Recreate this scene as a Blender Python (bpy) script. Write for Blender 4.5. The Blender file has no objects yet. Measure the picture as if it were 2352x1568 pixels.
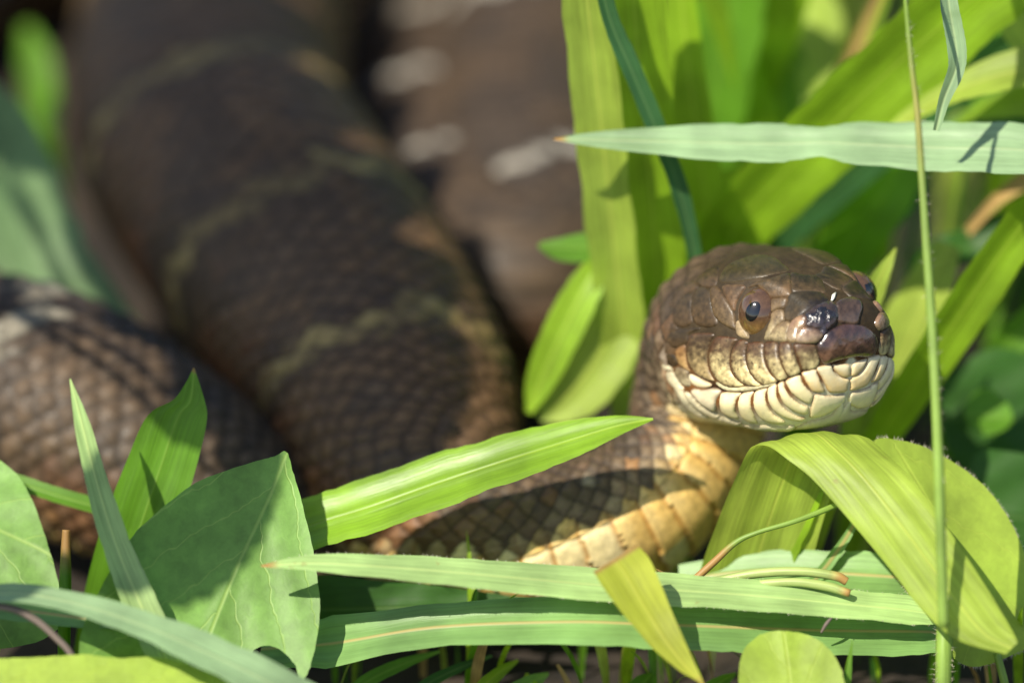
import bpy, bmesh, math, random
import numpy as np
from mathutils import Vector, Matrix
from mathutils.bvhtree import BVHTree
from mathutils.geometry import delaunay_2d_cdt

random.seed(7); rng = np.random.default_rng(7)
scene = bpy.context.scene
COL = scene.collection
# ------------------------------------------------------------------ camera, sky, sun, exposure
S = 0.01                                   # everything below is laid out in centimetres
TH = math.radians(26.0); H0 = 6.0; D = 100.0
CT, ST = math.cos(TH), math.sin(TH)
RV = np.array([1.0, 0, 0]); UV_ = np.array([0, ST, CT]); FV = np.array([0, CT, -ST])
C0 = np.array([0, 0, H0]); CAMP = C0 - FV * D
cam = bpy.data.cameras.new('camera'); camo = bpy.data.objects.new('camera', cam); COL.objects.link(camo)
cam.sensor_width = 36; cam.lens = 225; cam.clip_start = 0.05; cam.clip_end = 500
camo.location = Vector(CAMP * S); camo.rotation_euler = (math.pi / 2 - TH, 0, 0)
cam.dof.use_dof = True; cam.dof.focus_distance = (D + 0.3) * S; cam.dof.aperture_fstop = 5.4
scene.camera = camo

SUNV = np.array([-0.42, -0.46, 0.78]); SUNV /= np.linalg.norm(SUNV)
world = bpy.data.worlds.new('World'); scene.world = world; world.use_nodes = True
nt = world.node_tree
sky = nt.nodes.new('ShaderNodeTexSky'); sky.sky_type = 'NISHITA'; sky.sun_disc = False
sky.sun_elevation = math.asin(SUNV[2]); sky.sun_rotation = math.atan2(SUNV[0], SUNV[1])
bg = nt.nodes['Background']; bg.inputs['Strength'].default_value = 0.105
nt.links.new(sky.outputs[0], bg.inputs['Color'])
sun = bpy.data.lights.new('sun', 'SUN'); sun.energy = 5.0; sun.angle = math.radians(0.5); sun.color = (1, 0.93, 0.80)
suno = bpy.data.objects.new('sun', sun); COL.objects.link(suno)
suno.rotation_euler = Vector(SUNV).to_track_quat('Z', 'Y').to_euler(); suno.location = Vector(SUNV * 3)
scene.view_settings.view_transform = 'Standard'; scene.view_settings.look = 'None'
scene.view_settings.exposure = 0.55; scene.view_settings.gamma = 1.0
scene.render.engine = 'CYCLES'

# ------------------------------------------------------------------ helpers
def P(px, py, d):
    k = (D + d) / D
    return C0 + RV * ((px - 1176) / 147 * k) + UV_ * ((784 - py) / 147 * k) + FV * d
def GD(py):                                 # depth at which the ray through row py meets the ground
    y = (784 - py) / 147
    return (H0 + y * CT) / (ST - y * CT / D)
def G(px, py, w=20): return (px, py, GD(py), w)
def catmull(pts, n, closed=False):
    """n samples per segment through pts (array m x k)"""
    p = np.asarray(pts, float); m = len(p)
    if closed: q = np.vstack([p[-1], p, p[0], p[1]]); segs = m
    else: q = np.vstack([2 * p[0] - p[1], p, 2 * p[-1] - p[-2]]); segs = m - 1
    t = np.linspace(0, 1, n, endpoint=False)[:, None]
    out = []
    for i in range(segs):
        a, b, c, d = q[i], q[i + 1], q[i + 2], q[i + 3]
        out.append(0.5 * (2 * b + (c - a) * t + (2 * a - 5 * b + 4 * c - d) * t ** 2 + (3 * b - a - 3 * c + d) * t ** 3))
    if not closed: out.append(p[-1][None])
    return np.vstack(out)
def mesh_obj(name, verts, faces, mat, parent=None, col=None, uv=None, smooth=True):
    me = bpy.data.meshes.new(name)
    me.from_pydata((np.asarray(verts) * S).tolist(), [], faces if isinstance(faces, list) else faces.tolist())
    if col is not None:
        a = me.color_attributes.new('Col', 'FLOAT_COLOR', 'POINT')
        c = np.ones((len(verts), 4), np.float32); c[:, :3] = np.clip(col, 0, 1)
        a.data.foreach_set('color', c.ravel())
    if uv is not None:
        a = me.attributes.new('blade', 'FLOAT_VECTOR', 'POINT')
        v = np.zeros((len(verts), 3), np.float32); v[:, :uv.shape[1]] = uv
        a.data.foreach_set('vector', v.ravel())
    if smooth: me.polygons.foreach_set('use_smooth', [True] * len(me.polygons))
    me.update()
    o = bpy.data.objects.new(name, me); COL.objects.link(o)
    if mat: me.materials.append(mat)
    if parent: o.parent = parent
    return o
def tag(o, label, cat, group=None, kind=None):
    if label: o['label'] = label
    if cat: o['category'] = cat
    if group: o['group'] = group
    if kind: o['kind'] = kind
    return o
def empty(name, loc):
    o = bpy.data.objects.new(name, None); COL.objects.link(o); o.location = Vector(np.asarray(loc) * S)
    o.empty_display_size = 0.01
    return o
def adopt(child, root):
    child.parent = root; child.matrix_parent_inverse = Matrix.Translation(-root.location)
    return child
def grid_faces(n, m, wrap=False):
    i = np.arange(n - 1)[:, None]; j = np.arange(m if wrap else m - 1)[None, :]
    a = i * m + j; b = i * m + (j + 1) % m
    return np.stack([a, b, b + m, a + m], -1).reshape(-1, 4)
def frac(x): return x - np.floor(x)
def hsh(i, j, k=0.0): return frac(np.sin(i * 12.9898 + j * 78.233 + k * 37.719) * 43758.5453)
def smooth(a, b, x):
    t = np.clip((x - a) / (b - a), 0, 1); return t * t * (3 - 2 * t)
def lerp(a, b, t): return a + (b - a) * t
def vnoise(x, y, seed=0.0):
    xi, yi = np.floor(x), np.floor(y); fx, fy = x - xi, y - yi
    fx = fx * fx * (3 - 2 * fx); fy = fy * fy * (3 - 2 * fy)
    return lerp(lerp(hsh(xi, yi, seed), hsh(xi + 1, yi, seed), fx), lerp(hsh(xi, yi + 1, seed), hsh(xi + 1, yi + 1, seed), fx), fy)
def fbm(x, y, seed=0.0): return 0.55 * vnoise(x, y, seed) + 0.3 * vnoise(2.1 * x, 2.1 * y, seed + 5) + 0.15 * vnoise(4.3 * x, 4.3 * y, seed + 9)

# ------------------------------------------------------------------ materials
def N(t, typ, **kw):
    n = t.nodes.new(typ)
    for k, v in kw.items():
        if k in n.inputs: n.inputs[k].default_value = v
        else: setattr(n, k, v)
    return n
def new_mat(name):
    m = bpy.data.materials.new(name); m.use_nodes = True
    return m, m.node_tree, m.node_tree.nodes['Principled BSDF']
def skin_mat(name, rough=0.34, coat=0.25, bump=0.15, noise=900.0, var=0.35, spec=0.5, cr=.22):
    m, t, b = new_mat(name); L = t.links.new
    at = N(t, 'ShaderNodeAttribute', attribute_name='Col'); tc = N(t, 'ShaderNodeTexCoord')
    n1 = N(t, 'ShaderNodeTexNoise', Scale=noise, Detail=5.0, Roughness=0.6); L(tc.outputs['Object'], n1.inputs['Vector'])
    mr = N(t, 'ShaderNodeMapRange'); mr.inputs['To Min'].default_value = 1 - var; mr.inputs['To Max'].default_value = 1 + var * 0.8
    mr.inputs['From Min'].default_value = 0.3; mr.inputs['From Max'].default_value = 0.7
    L(n1.outputs['Fac'], mr.inputs['Value'])
    mx = N(t, 'ShaderNodeVectorMath', operation='MULTIPLY'); L(at.outputs['Color'], mx.inputs[0]); L(mr.outputs[0], mx.inputs[1])
    L(mx.outputs[0], b.inputs['Base Color'])
    n2 = N(t, 'ShaderNodeTexNoise', Scale=noise * 2.5, Detail=3.0); L(tc.outputs['Object'], n2.inputs['Vector'])
    bp = N(t, 'ShaderNodeBump', Strength=bump, Distance=0.0003); L(n2.outputs['Fac'], bp.inputs['Height']); L(bp.outputs[0], b.inputs['Normal'])
    r2 = N(t, 'ShaderNodeMapRange'); r2.inputs['To Min'].default_value = rough - 0.1; r2.inputs['To Max'].default_value = rough + 0.14
    L(n1.outputs['Fac'], r2.inputs['Value']); L(r2.outputs[0], b.inputs['Roughness'])
    b.inputs['Specular IOR Level'].default_value = spec
    b.inputs['Coat Weight'].default_value = coat; b.inputs['Coat Roughness'].default_value = cr
    return m
def leaf_mat(name, col, tcol, trans=0.45, rough=0.42, stripes=0.16, veins=False, rib=0.35, ribw=0.035, spots=0.0, sheen=0.0, spec=0.4, ribcol=None):
    """col diffuse colour, tcol colour of the light that comes through"""
    m, t, b = new_mat(name); L = t.links.new
    at = N(t, 'ShaderNodeAttribute', attribute_name='blade'); sp = N(t, 'ShaderNodeSeparateXYZ'); L(at.outputs['Vector'], sp.inputs[0])
    ob = N(t, 'ShaderNodeObjectInfo'); tc = N(t, 'ShaderNodeTexCoord')
    off = N(t, 'ShaderNodeVectorMath', operation='SCALE'); off.inputs[0].default_value = (13, 7, 3); L(ob.outputs['Random'], off.inputs['Scale'])
    # fibres that run along the blade
    mp = N(t, 'ShaderNodeVectorMath', operation='MULTIPLY'); mp.inputs[1].default_value = (26 if not veins else 5, 0.7 if not veins else 5, 1); L(at.outputs['Vector'], mp.inputs[0])
    ad = N(t, 'ShaderNodeVectorMath', operation='ADD'); L(mp.outputs[0], ad.inputs[0]); L(off.outputs[0], ad.inputs[1])
    nf = N(t, 'ShaderNodeTexNoise', Scale=1.0, Detail=3.0, Roughness=0.65); L(ad.outputs[0], nf.inputs['Vector'])
    nb = N(t, 'ShaderNodeTexNoise', Scale=0.9, Detail=4.0); ad2 = N(t, 'ShaderNodeVectorMath', operation='ADD')
    L(at.outputs['Vector'], ad2.inputs[0]); L(off.outputs[0], ad2.inputs[1]); L(ad2.outputs[0], nb.inputs['Vector'])
    f1 = N(t, 'ShaderNodeMapRange'); f1.inputs['From Min'].default_value = 0.3; f1.inputs['From Max'].default_value = 0.7
    f1.inputs['To Min'].default_value = 1 - stripes; f1.inputs['To Max'].default_value = 1 + stripes; L(nf.outputs['Fac'], f1.inputs['Value'])
    f2 = N(t, 'ShaderNodeMapRange'); f2.inputs['From Min'].default_value = 0.3; f2.inputs['From Max'].default_value = 0.7
    f2.inputs['To Min'].default_value = 0.72; f2.inputs['To Max'].default_value = 1.22; L(nb.outputs['Fac'], f2.inputs['Value'])
    mm = N(t, 'ShaderNodeMath', operation='MULTIPLY'); L(f1.outputs[0], mm.inputs[0]); L(f2.outputs[0], mm.inputs[1])
    # midrib (and side veins) lighter
    ab = N(t, 'ShaderNodeMath', operation='ABSOLUTE'); L(sp.outputs['X'], ab.inputs[0])
    rm = N(t, 'ShaderNodeMapRange', interpolation_type='SMOOTHSTEP'); rm.inputs['From Min'].default_value = ribw; rm.inputs['From Max'].default_value = 0.0
    L(ab.outputs[0], rm.inputs['Value'])
    vein = rm.outputs[0]
    if veins:
        wx = N(t, 'ShaderNodeMath', operation='MULTIPLY_ADD'); wx.inputs[1].default_value = -1.5; L(ab.outputs[0], wx.inputs[0]); L(sp.outputs['Y'], wx.inputs[2])
        wn = N(t, 'ShaderNodeTexNoise', Scale=1.4, Detail=2.0); L(at.outputs['Vector'], wn.inputs['Vector'])
        w2 = N(t, 'ShaderNodeMath', operation='MULTIPLY_ADD'); w2.inputs[1].default_value = 0.55; L(wn.outputs['Fac'], w2.inputs[0]); L(wx.outputs[0], w2.inputs[2])
        sd = N(t, 'ShaderNodeMath', operation='SIGN'); L(sp.outputs['X'], sd.inputs[0])
        w3 = N(t, 'ShaderNodeMath', operation='MULTIPLY_ADD'); w3.inputs[1].default_value = 0.3; L(sd.outputs[0], w3.inputs[0]); L(w2.outputs[0], w3.inputs[2])
        pp = N(t, 'ShaderNodeMath', operation='PINGPONG'); pp.inputs[1].default_value = 0.55; L(w3.outputs[0], pp.inputs[0])
        vm = N(t, 'ShaderNodeMapRange', interpolation_type='SMOOTHSTEP'); vm.inputs['From Min'].default_value = 0.035; vm.inputs['From Max'].default_value = 0.0
        vm.inputs['To Max'].default_value = 0.75; L(pp.outputs[0], vm.inputs['Value'])
        mxv = N(t, 'ShaderNodeMath', operation='MAXIMUM'); L(vm.outputs[0], mxv.inputs[0]); L(rm.outputs[0], mxv.inputs[1]); vein = mxv.outputs[0]
    vf = N(t, 'ShaderNodeMath', operation='MULTIPLY'); vf.inputs[1].default_value = rib; L(vein, vf.inputs[0])
    def tint(c):
        v = N(t, 'ShaderNodeVectorMath', operation='SCALE'); v.inputs[0].default_value = c; L(mm.outputs[0], v.inputs['Scale'])
        mix = N(t, 'ShaderNodeMix', data_type='RGBA'); L(vf.outputs[0], mix.inputs['Factor']); L(v.outputs[0], mix.inputs['A'])
        mix.inputs['B'].default_value = ribcol if ribcol else (min(1, c[0] * 1.7 + 0.10), min(1, c[1] * 1.35 + 0.11), c[2] * 1.3 + 0.05, 1)
        out = mix.outputs['Result']
        if spots:
            ns = N(t, 'ShaderNodeTexNoise', Scale=2.6, Detail=4.0, Roughness=0.7); L(ad2.outputs[0], ns.inputs['Vector'])
            sm = N(t, 'ShaderNodeMapRange', interpolation_type='SMOOTHSTEP'); sm.inputs['From Min'].default_value = 0.66; sm.inputs['From Max'].default_value = 0.74
            sm.inputs['To Max'].default_value = spots; L(ns.outputs['Fac'], sm.inputs['Value'])
            mx2 = N(t, 'ShaderNodeMix', data_type='RGBA'); L(sm.outputs[0], mx2.inputs['Factor']); L(out, mx2.inputs['A']); mx2.inputs['B'].default_value = (0.24, 0.11, 0.03, 1)
            out = mx2.outputs['Result']
        return out
    # colour painted on the blade itself (dry tips, brown streaks): attribute Col mixes in where its alpha-like weight (z of blade) says
    at2 = N(t, 'ShaderNodeAttribute', attribute_name='Col')
    def dry(c):
        mx = N(t, 'ShaderNodeMix', data_type='RGBA'); L(sp.outputs['Z'], mx.inputs['Factor']); L(c, mx.inputs['A']); mx.inputs['B'].default_value = (0.38, 0.22, 0.07, 1)
        return mx.outputs['Result']
    L(dry(tint(col)), b.inputs['Base Color'])
    tr = N(t, 'ShaderNodeBsdfTranslucent'); L(dry(tint(tcol)), tr.inputs['Color'])
    b.inputs['Roughness'].default_value = rough; b.inputs['Specular IOR Level'].default_value = spec
    if sheen: b.inputs['Sheen Weight'].default_value = sheen; b.inputs['Sheen Roughness'].default_value = 0.4
    bp = N(t, 'ShaderNodeBump', Strength=0.35, Distance=0.0002)
    hs = N(t, 'ShaderNodeMath', operation='SUBTRACT'); L(nf.outputs['Fac'], hs.inputs[0]); L(vein, hs.inputs[1])
    L(hs.outputs[0], bp.inputs['Height']); L(bp.outputs[0], b.inputs['Normal']); L(bp.outputs[0], tr.inputs['Normal'])
    ms = N(t, 'ShaderNodeMixShader'); ms.inputs[0].default_value = trans
    L(b.outputs[0], ms.inputs[1]); L(tr.outputs[0], ms.inputs[2]); L(ms.outputs[0], t.nodes['Material Output'].inputs['Surface'])
    return m
M = {}
M['bright'] = leaf_mat('bright_grass', (0.24, 0.40, 0.018), (0.50, 0.72, 0.02), 0.45, 0.46, 0.22, spots=.5)
M['lime'] = leaf_mat('lime_grass', (0.35, 0.46, 0.065), (0.58, 0.72, 0.09), 0.45, 0.46, 0.22, spots=.45)
M['mid'] = leaf_mat('mid_grass', (0.11, 0.26, 0.015), (0.25, 0.52, 0.015), 0.42, 0.5)
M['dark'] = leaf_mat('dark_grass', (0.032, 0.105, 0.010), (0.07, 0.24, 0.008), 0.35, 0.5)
M['teal'] = leaf_mat('teal_grass', (0.045, 0.13, 0.040), (0.06, 0.22, 0.03), 0.25, 0.5)
M['glauc'] = leaf_mat('glaucous_grass', (0.25, 0.37, 0.185), (0.2, 0.42, 0.08), 0.2, 0.34, 0.2, rib=0.3, spec=0.6)
M['glauc2'] = leaf_mat('blue_green_grass', (0.19, 0.34, 0.10), (0.18, 0.42, 0.04), 0.25, 0.42, 0.15, rib=0.85, ribw=0.045, ribcol=(.46, .36, .14, 1))
M['glaucg'] = leaf_mat('light_green_grass', (0.33, 0.48, 0.17), (0.3, 0.5, 0.08), 0.25, 0.42, 0.2, rib=0.3, spots=.35)
M['soft'] = leaf_mat('soft_green_grass', (0.20, 0.36, 0.07), (0.25, 0.5, 0.03), 0.3, 0.45, 0.2, rib=0.3, spots=.4)
M['gloss'] = leaf_mat('glossy_grass', (0.22, 0.40, 0.02), (0.45, 0.70, 0.02), 0.38, 0.38, 0.2, spec=0.55)
M['stempale'] = leaf_mat('pale_stem', (0.40, 0.50, 0.16), (0.4, 0.5, 0.1), 0.15, 0.4, 0.25)
M['yellow'] = leaf_mat('yellow_leaf', (0.40, 0.44, 0.045), (0.6, 0.62, 0.04), 0.4, 0.55, 0.15, spots=0.6, rib=0.2)
M['broad'] = leaf_mat('broad_leaf', (0.18, 0.34, 0.07), (0.28, 0.52, 0.04), 0.33, 0.5, 0.15, veins=True, rib=0.55, ribw=0.045)
M['broadlime'] = leaf_mat('lime_broad_leaf', (0.35, 0.48, 0.06), (0.55, 0.72, 0.07), 0.42, 0.55, 0.1, veins=True, rib=0.15)
M['paleleaf'] = leaf_mat('pale_leaf', (0.15, 0.25, 0.10), (0.2, 0.34, 0.06), 0.3, 0.55, 0.1, veins=True, rib=0.3)
M['dry'] = leaf_mat('dry_grass', (0.40, 0.26, 0.09), (0.4, 0.25, 0.06), 0.2, 0.6, 0.3, spots=0.5)
M['greydry'] = leaf_mat('grey_dead_grass', (0.17, 0.13, 0.11), (0.1, 0.07, 0.05), 0.1, 0.7, 0.4)
M['stem'] = leaf_mat('stem_green', (0.22, 0.34, 0.06), (0.25, 0.4, 0.03), 0.2, 0.45, 0.2)
M['litter'] = leaf_mat('leaf_litter', (0.10, 0.055, 0.025), (0.08, 0.04, 0.01), 0.1, 0.75, 0.35, veins=True)
M['hair'] = leaf_mat('plant_hair', (0.55, 0.55, 0.45), (0.5, 0.5, 0.4), 0.4, 0.5)
M['head'] = skin_mat('head_scale_skin', 0.44, 0.06, 0.16, 1100, 0.34, 0.4)
M['body'] = skin_mat('body_skin', 0.58, 0.03, 0.25, 700, 0.30, 0.28)
M['jaw'] = skin_mat('jaw_scale_skin', 0.42, 0.12, 0.06, 900, 0.08, 0.4)
M['wet'] = skin_mat('wet_snout_skin', 0.26, 0.8, 0.25, 900, 0.25, 0.6, cr=.14)
M['scab'] = skin_mat('black_wet_scab', 0.22, 0.9, 0.9, 700, 0.4, 0.7)
M['eye'] = skin_mat('eye_surface', 0.12, 1.0, 0.0, 1500, 0.3, 0.5, cr=.03)
m, t, b = new_mat('soil'); L = t.links.new
tc = N(t, 'ShaderNodeTexCoord'); n1 = N(t, 'ShaderNodeTexNoise', Scale=60.0, Detail=9.0, Roughness=0.65); L(tc.outputs['Object'], n1.inputs['Vector'])
cr = N(t, 'ShaderNodeValToRGB'); cr.color_ramp.elements[0].color = (0.008, 0.006, 0.004, 1); cr.color_ramp.elements[1].color = (0.05, 0.033, 0.02, 1)
cr.color_ramp.elements[0].position = 0.35; cr.color_ramp.elements[1].position = 0.7
L(n1.outputs['Fac'], cr.inputs[0]); L(cr.outputs[0], b.inputs['Base Color']); b.inputs['Roughness'].default_value = 0.9
bp = N(t, 'ShaderNodeBump', Strength=1.0, Distance=0.004); L(n1.outputs['Fac'], bp.inputs['Height']); L(bp.outputs[0], b.inputs['Normal'])
M['soil'] = m

# ------------------------------------------------------------------ ground
n = 121
g = np.linspace(-1, 1, n); g = np.sign(g) * np.abs(g) ** 2.2 * 1500
gx, gy = np.meshgrid(g, g, indexing='ij'); gy = gy + 10
near = np.exp(-((gx / 60) ** 2 + ((gy - 10) / 60) ** 2))
gz = -0.35 + 0.35 * (fbm(gx * 0.5 + 50, gy * 0.5 + 50) - 0.5) * 2 * near - 0.02 * (1 - near)
ground = mesh_obj('ground', np.stack([gx, gy, gz], -1).reshape(-1, 3), grid_faces(n, n), M['soil'])
tag(ground, None, None, kind='structure')

# ------------------------------------------------------------------ the snake: one continuous skin from snout to tail
PSI = math.radians(33.0); AL = math.radians(17.0)
def camvec(x, y, w): return RV * x + UV_ * y + FV * w
HF = camvec(math.sin(PSI), -math.cos(PSI) * math.sin(AL), -math.cos(PSI) * math.cos(AL))     # head forward
HL = camvec(-math.cos(PSI), -math.sin(PSI) * math.sin(AL), -math.sin(PSI) * math.cos(AL))    # towards the near cheek
HU = camvec(0, math.cos(AL), -math.sin(AL))
def Z2D(zx, zy): return (1580 + zx / 2.904) / 1.08844, (580 + zy / 2.904) / 1.08844
E0 = P(*Z2D(1302, 492), 0.6)                # point midway between the eyes
def HP(a, b, c): return E0 + HF * a + HL * b + HU * c
def head_local(p):
    q = np.asarray(p) - E0
    return q @ HF, q @ HL, q @ HU
# key sections: (a, centre c, tilt, [top, p1..p6 (b, c), bottom]) with c absolute where tilt == 0
SEC = [
 (1.065, -.60, 0, [-.40, (.10, -.41), (.16, -.46), (.2, -.56), (.19, -.68), (.17, -.80), (.10, -.90), -.92]),
 (1.04, -.60, 0, [-.19, (.26, -.21), (.42, -.32), (.49, -.54), (.47, -.75), (.43, -.95), (.25, -1.10), -1.13]),
 (0.99, -.65, 0, [-.03, (.33, -.05), (.56, -.20), (.67, -.52), (.65, -.79), (.62, -1.05), (.38, -1.28), -1.33]),
 (0.90, -.70, 0, [.10, (.40, .07), (.68, -.12), (.87, -.52), (.86, -.85), (.82, -1.15), (.50, -1.46), -1.53]),
 (0.75, -.75, 0, [.20, (.45, .16), (.74, -.05), (1.02, -.55), (1.04, -.95), (1.0, -1.27), (.62, -1.65), -1.74]),
 (0.50, -.80, 0, [.30, (.50, .26), (.74, .0), (1.11, -.60), (1.15, -1.08), (1.1, -1.42), (.70, -1.83), -1.92]),
 (0.20, -.82, 0, [.40, (.56, .36), (.79, .08), (1.17, -.68), (1.22, -1.22), (1.17, -1.55), (.75, -1.95), -2.04]),
 (-0.2, -.82, 0, [.50, (.68, .45), (.90, .15), (1.21, -.70), (1.28, -1.32), (1.23, -1.65), (.80, -2.05), -2.13]),
 (-0.7, -.82, 0, [.57, (.75, .48), (1.10, .10), (1.33, -.70), (1.36, -1.40), (1.30, -1.75), (.85, -2.13), -2.21]),
 (-1.2, -.87, 0, [.54, (.73, .42), (1.15, .0), (1.40, -.75), (1.42, -1.37), (1.37, -1.80), (.90, -2.2), -2.28]),
 (-1.7, -.97, 0, [.43, (.70, .30), (1.16, -.12), (1.46, -.80), (1.46, -1.33), (1.38, -1.85), (.90, -2.28), -2.36]),
 (-2.15, -1.05, 15, [1.29, (.68, 1.14), (1.15, .75), (1.47, .15), (1.44, -.35), (1.30, -.85), (.80, -1.25), -1.35]),
 (-2.55, -1.38, 36, [1.18, (.65, 1.03), (1.06, .65), (1.28, .1), (1.24, -.35), (1.08, -.80), (.68, -1.10), -1.2]),
 (-2.85, -1.85, 60, [1.10, (.56, .95), (.96, .56), (1.12, .1), (1.08, -.30), (.92, -.64), (.47, -1.0), -1.1]),
]
NS = 18; NR = NS * 14                       # ring resolution
def ring_pts(keys):                         # closed section through the 14 keys
    top, ps, bot = keys[0], keys[1:7], keys[7]
    k = [(0, top)] + list(ps) + [(0, bot)] + [(-b, c) for b, c in ps[::-1]]
    return catmull(np.array(k), NS, closed=True)
KA = np.radians([0, 30, 58, 84, 106, 126, 154, 180]); KA = np.concatenate([KA, 2 * np.pi - KA[-2:0:-1]])
PHI = np.concatenate([np.linspace(KA[i], KA[i + 1] if i < 13 else 2 * np.pi, NS, endpoint=False) for i in range(14)])
flat = []
for a, cc, tl, keys in SEC:
    r = ring_pts(keys)
    if tl == 0: r = r - np.array([0, cc])
    flat.append(np.concatenate([[a, cc, math.radians(tl)], r.ravel()]))
flat = np.array(flat)
# resample sections to about 0.03 cm
out = []
for i in range(len(flat) - 1):
    q = [flat[max(i - 1, 0)], flat[i], flat[i + 1], flat[min(i + 2, len(flat) - 1)]]
    ln = math.hypot(q[2][0] - q[1][0], q[2][1] - q[1][1])
    nn = max(5, int(ln / 0.03))
    # centripetal-like: monotone tangents scaled by spacing
    for tt in np.linspace(0, 1, nn, endpoint=False):
        h0 = max(abs(q[1][0] - q[0][0]), 1e-3); h1 = max(abs(q[2][0] - q[1][0]), 1e-3); h2 = max(abs(q[3][0] - q[2][0]), 1e-3)
        d1 = (q[2] - q[1]) / h1
        m1 = d1 if i == 0 else ((q[1] - q[0]) / h0 * h1 + d1 * h0) / (h0 + h1)
        m2 = d1 if i == len(flat) - 2 else (d1 * h2 + (q[3] - q[2]) / h2 * h1) / (h1 + h2)
        t2, t3 = tt * tt, tt ** 3
        out.append((2 * t3 - 3 * t2 + 1) * q[1] + (t3 - 2 * t2 + tt) * h1 * m1 + (-2 * t3 + 3 * t2) * q[2] + (t3 - t2) * h1 * m2)
out.append(flat[-1]); hr = np.array(out)
# front cap: shrink the first section to a point
cap = []
for k in np.linspace(0.02, 0.95, 9):
    v = hr[0].copy(); v[3:] *= k; v[0] = 1.065 + 0.022 * (1 - k * k); cap.append(v)
hr = np.vstack([cap, hr])
HEADN = len(hr)
cen = E0 + np.outer(hr[:, 0], HF) + np.outer(hr[:, 1], HU)
upv = np.cos(hr[:, 2])[:, None] * HU - np.sin(hr[:, 2])[:, None] * HF
off = hr[:, 3:].reshape(HEADN, NR, 2)
head_v = cen[:, None] + off[..., :1] * HL + off[..., 1:] * upv[:, None]
# the neck and the coils: (px, py, depth, radius, dorsal direction)
UPW = np.array([0, 0, 1.0])
nk = lambda x, y, w: camvec(x, y, w)
PATH = [
 (None, HP(-2.85, 0, -1.85), 1.10, upv[-1]),
 (None, HP(-2.97, .03, -2.45), 1.08, nk(-.60, .25, .75)),
 ((1583, 1040, 3.6), None, 1.10, nk(-.66, .30, .70)),
 ((1490, 1150, 3.3), None, 1.14, nk(-.55, .50, .68)),
 ((1340, 1225, 3.2), None, 1.22, nk(-.40, .68, .62)),
 ((1170, 1250, 3.5), None, 1.35, nk(-.25, .80, .45)),
 ((1030, 1200, 4.2), None, 1.55, nk(-.1, .93, .3)),
 ((945, 1075, 5.3), None, 1.85, UPW), ((880, 905, 6.7), None, 2.15, UPW), ((755, 700, 8.5), None, 2.35, UPW), ((610, 500, 10.4), None, 2.42, UPW),
 ((490, 310, 13), None, 2.42, UPW), ((480, 120, 16.3), None, 2.4, UPW), ((520, -80, 19.8), None, 2.38, UPW), ((640, -300, 21.8), None, 2.3, UPW),
 ((920, -470, 24.5), None, 2.25, UPW), ((1190, -330, 25.5), None, 2.2, UPW), ((1270, -30, 22), None, 2.18, UPW), ((1232, 270, 17.8), None, 2.15, UPW),
 ((1235, 520, 15.2), None, 2.1, UPW), ((1290, 740, 13.6), None, 1.95, UPW), ((1180, 860, 13), None, 1.85, UPW), ((1060, 740, 14.8), None, 1.8, UPW),
 ((1010, 500, 17.4), None, 1.75, UPW), ((1045, 240, 20.8), None, 1.7, UPW), ((1090, 0, 24.6), None, 1.7, UPW), ((1000, -150, 28), None, 1.7, UPW),
 ((700, -230, 29.5), None, 1.75, UPW), ((250, -210, 29), None, 1.8, UPW), ((-110, -110, 26), None, 1.85, UPW), ((-520, 60, 21), None, 1.9, UPW),
 ((-860, 400, 15), None, 1.95, UPW), ((-800, 720, 10), None, 2, UPW), ((-420, 880, 7.6), None, 2, UPW), ((0, 900, 6.4), None, 2, UPW),
 ((290, 1035, 5.7), None, 1.92, UPW), ((520, 1180, 5.2), None, 1.6, UPW), ((670, 1300, 4.8), None, 1.1, UPW), ((770, 1390, 4.6), None, .55, UPW),
 ((840, 1410, 4.5), None, 0.06, UPW),
 ]
ctrl = np.array([np.concatenate([P(*p[0]) if p[0] else p[1], [p[2]], p[3]]) for p in PATH])
for i in range(7, len(ctrl)):               # rest the coils: never sink under the soil
    if i < 33: ctrl[i][2] = max(ctrl[i][2], ctrl[i][3] - 0.35)
dense = catmull(ctrl, 60)
seg = np.linalg.norm(np.diff(dense[:, :3], axis=0), axis=1); arc = np.concatenate([[0], np.cumsum(seg)])
st = [0.0]
while st[-1] < arc[-1] - 0.05:
    s_ = st[-1]; st.append(s_ + (0.032 if s_ < 9 else 0.07))
st = np.array(st[1:])
tub = np.stack([np.interp(st, arc, dense[:, k]) for k in range(7)], 1)
tan = np.gradient(tub[:, :3], axis=0); tan /= np.linalg.norm(tan, axis=1)[:, None]
T0 = -(np.cos(hr[-1, 2]) * HF + np.sin(hr[-1, 2]) * HU)
w0 = np.exp(-(st / 0.5) ** 2)[:, None]; tan = tan * (1 - w0) + T0 * w0; tan /= np.linalg.norm(tan, axis=1)[:, None]
dor = tub[:, 4:7] - (tub[:, 4:7] * tan).sum(1)[:, None] * tan; dor /= np.linalg.norm(dor, axis=1)[:, None]
lef = np.cross(tan, dor)                   # near-cheek side
if lef[0] @ HL < 0: lef = -lef
R_ = tub[:, 3]
squash = np.interp(st, [0, 3, 10], [1.0, 0.97, 0.93])
cs, sn = np.cos(PHI), np.sin(PHI)
lastoff = off[-1]
bl = np.exp(-(st / 0.9) ** 2)[:, None]
ob_ = R_[:, None] * sn[None]; oc_ = R_[:, None] * squash[:, None] * np.where(cs > 0, cs, cs * 0.93)[None]
ob_ = ob_ * (1 - bl) + lastoff[None, :, 0] * bl; oc_ = oc_ * (1 - bl) + lastoff[None, :, 1] * bl
tube_v = tub[:, None, :3] + ob_[..., None] * lef[:, None] + oc_[..., None] * dor[:, None]
allv = np.concatenate([head_v, tube_v], 0)
NT = len(allv)
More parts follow.
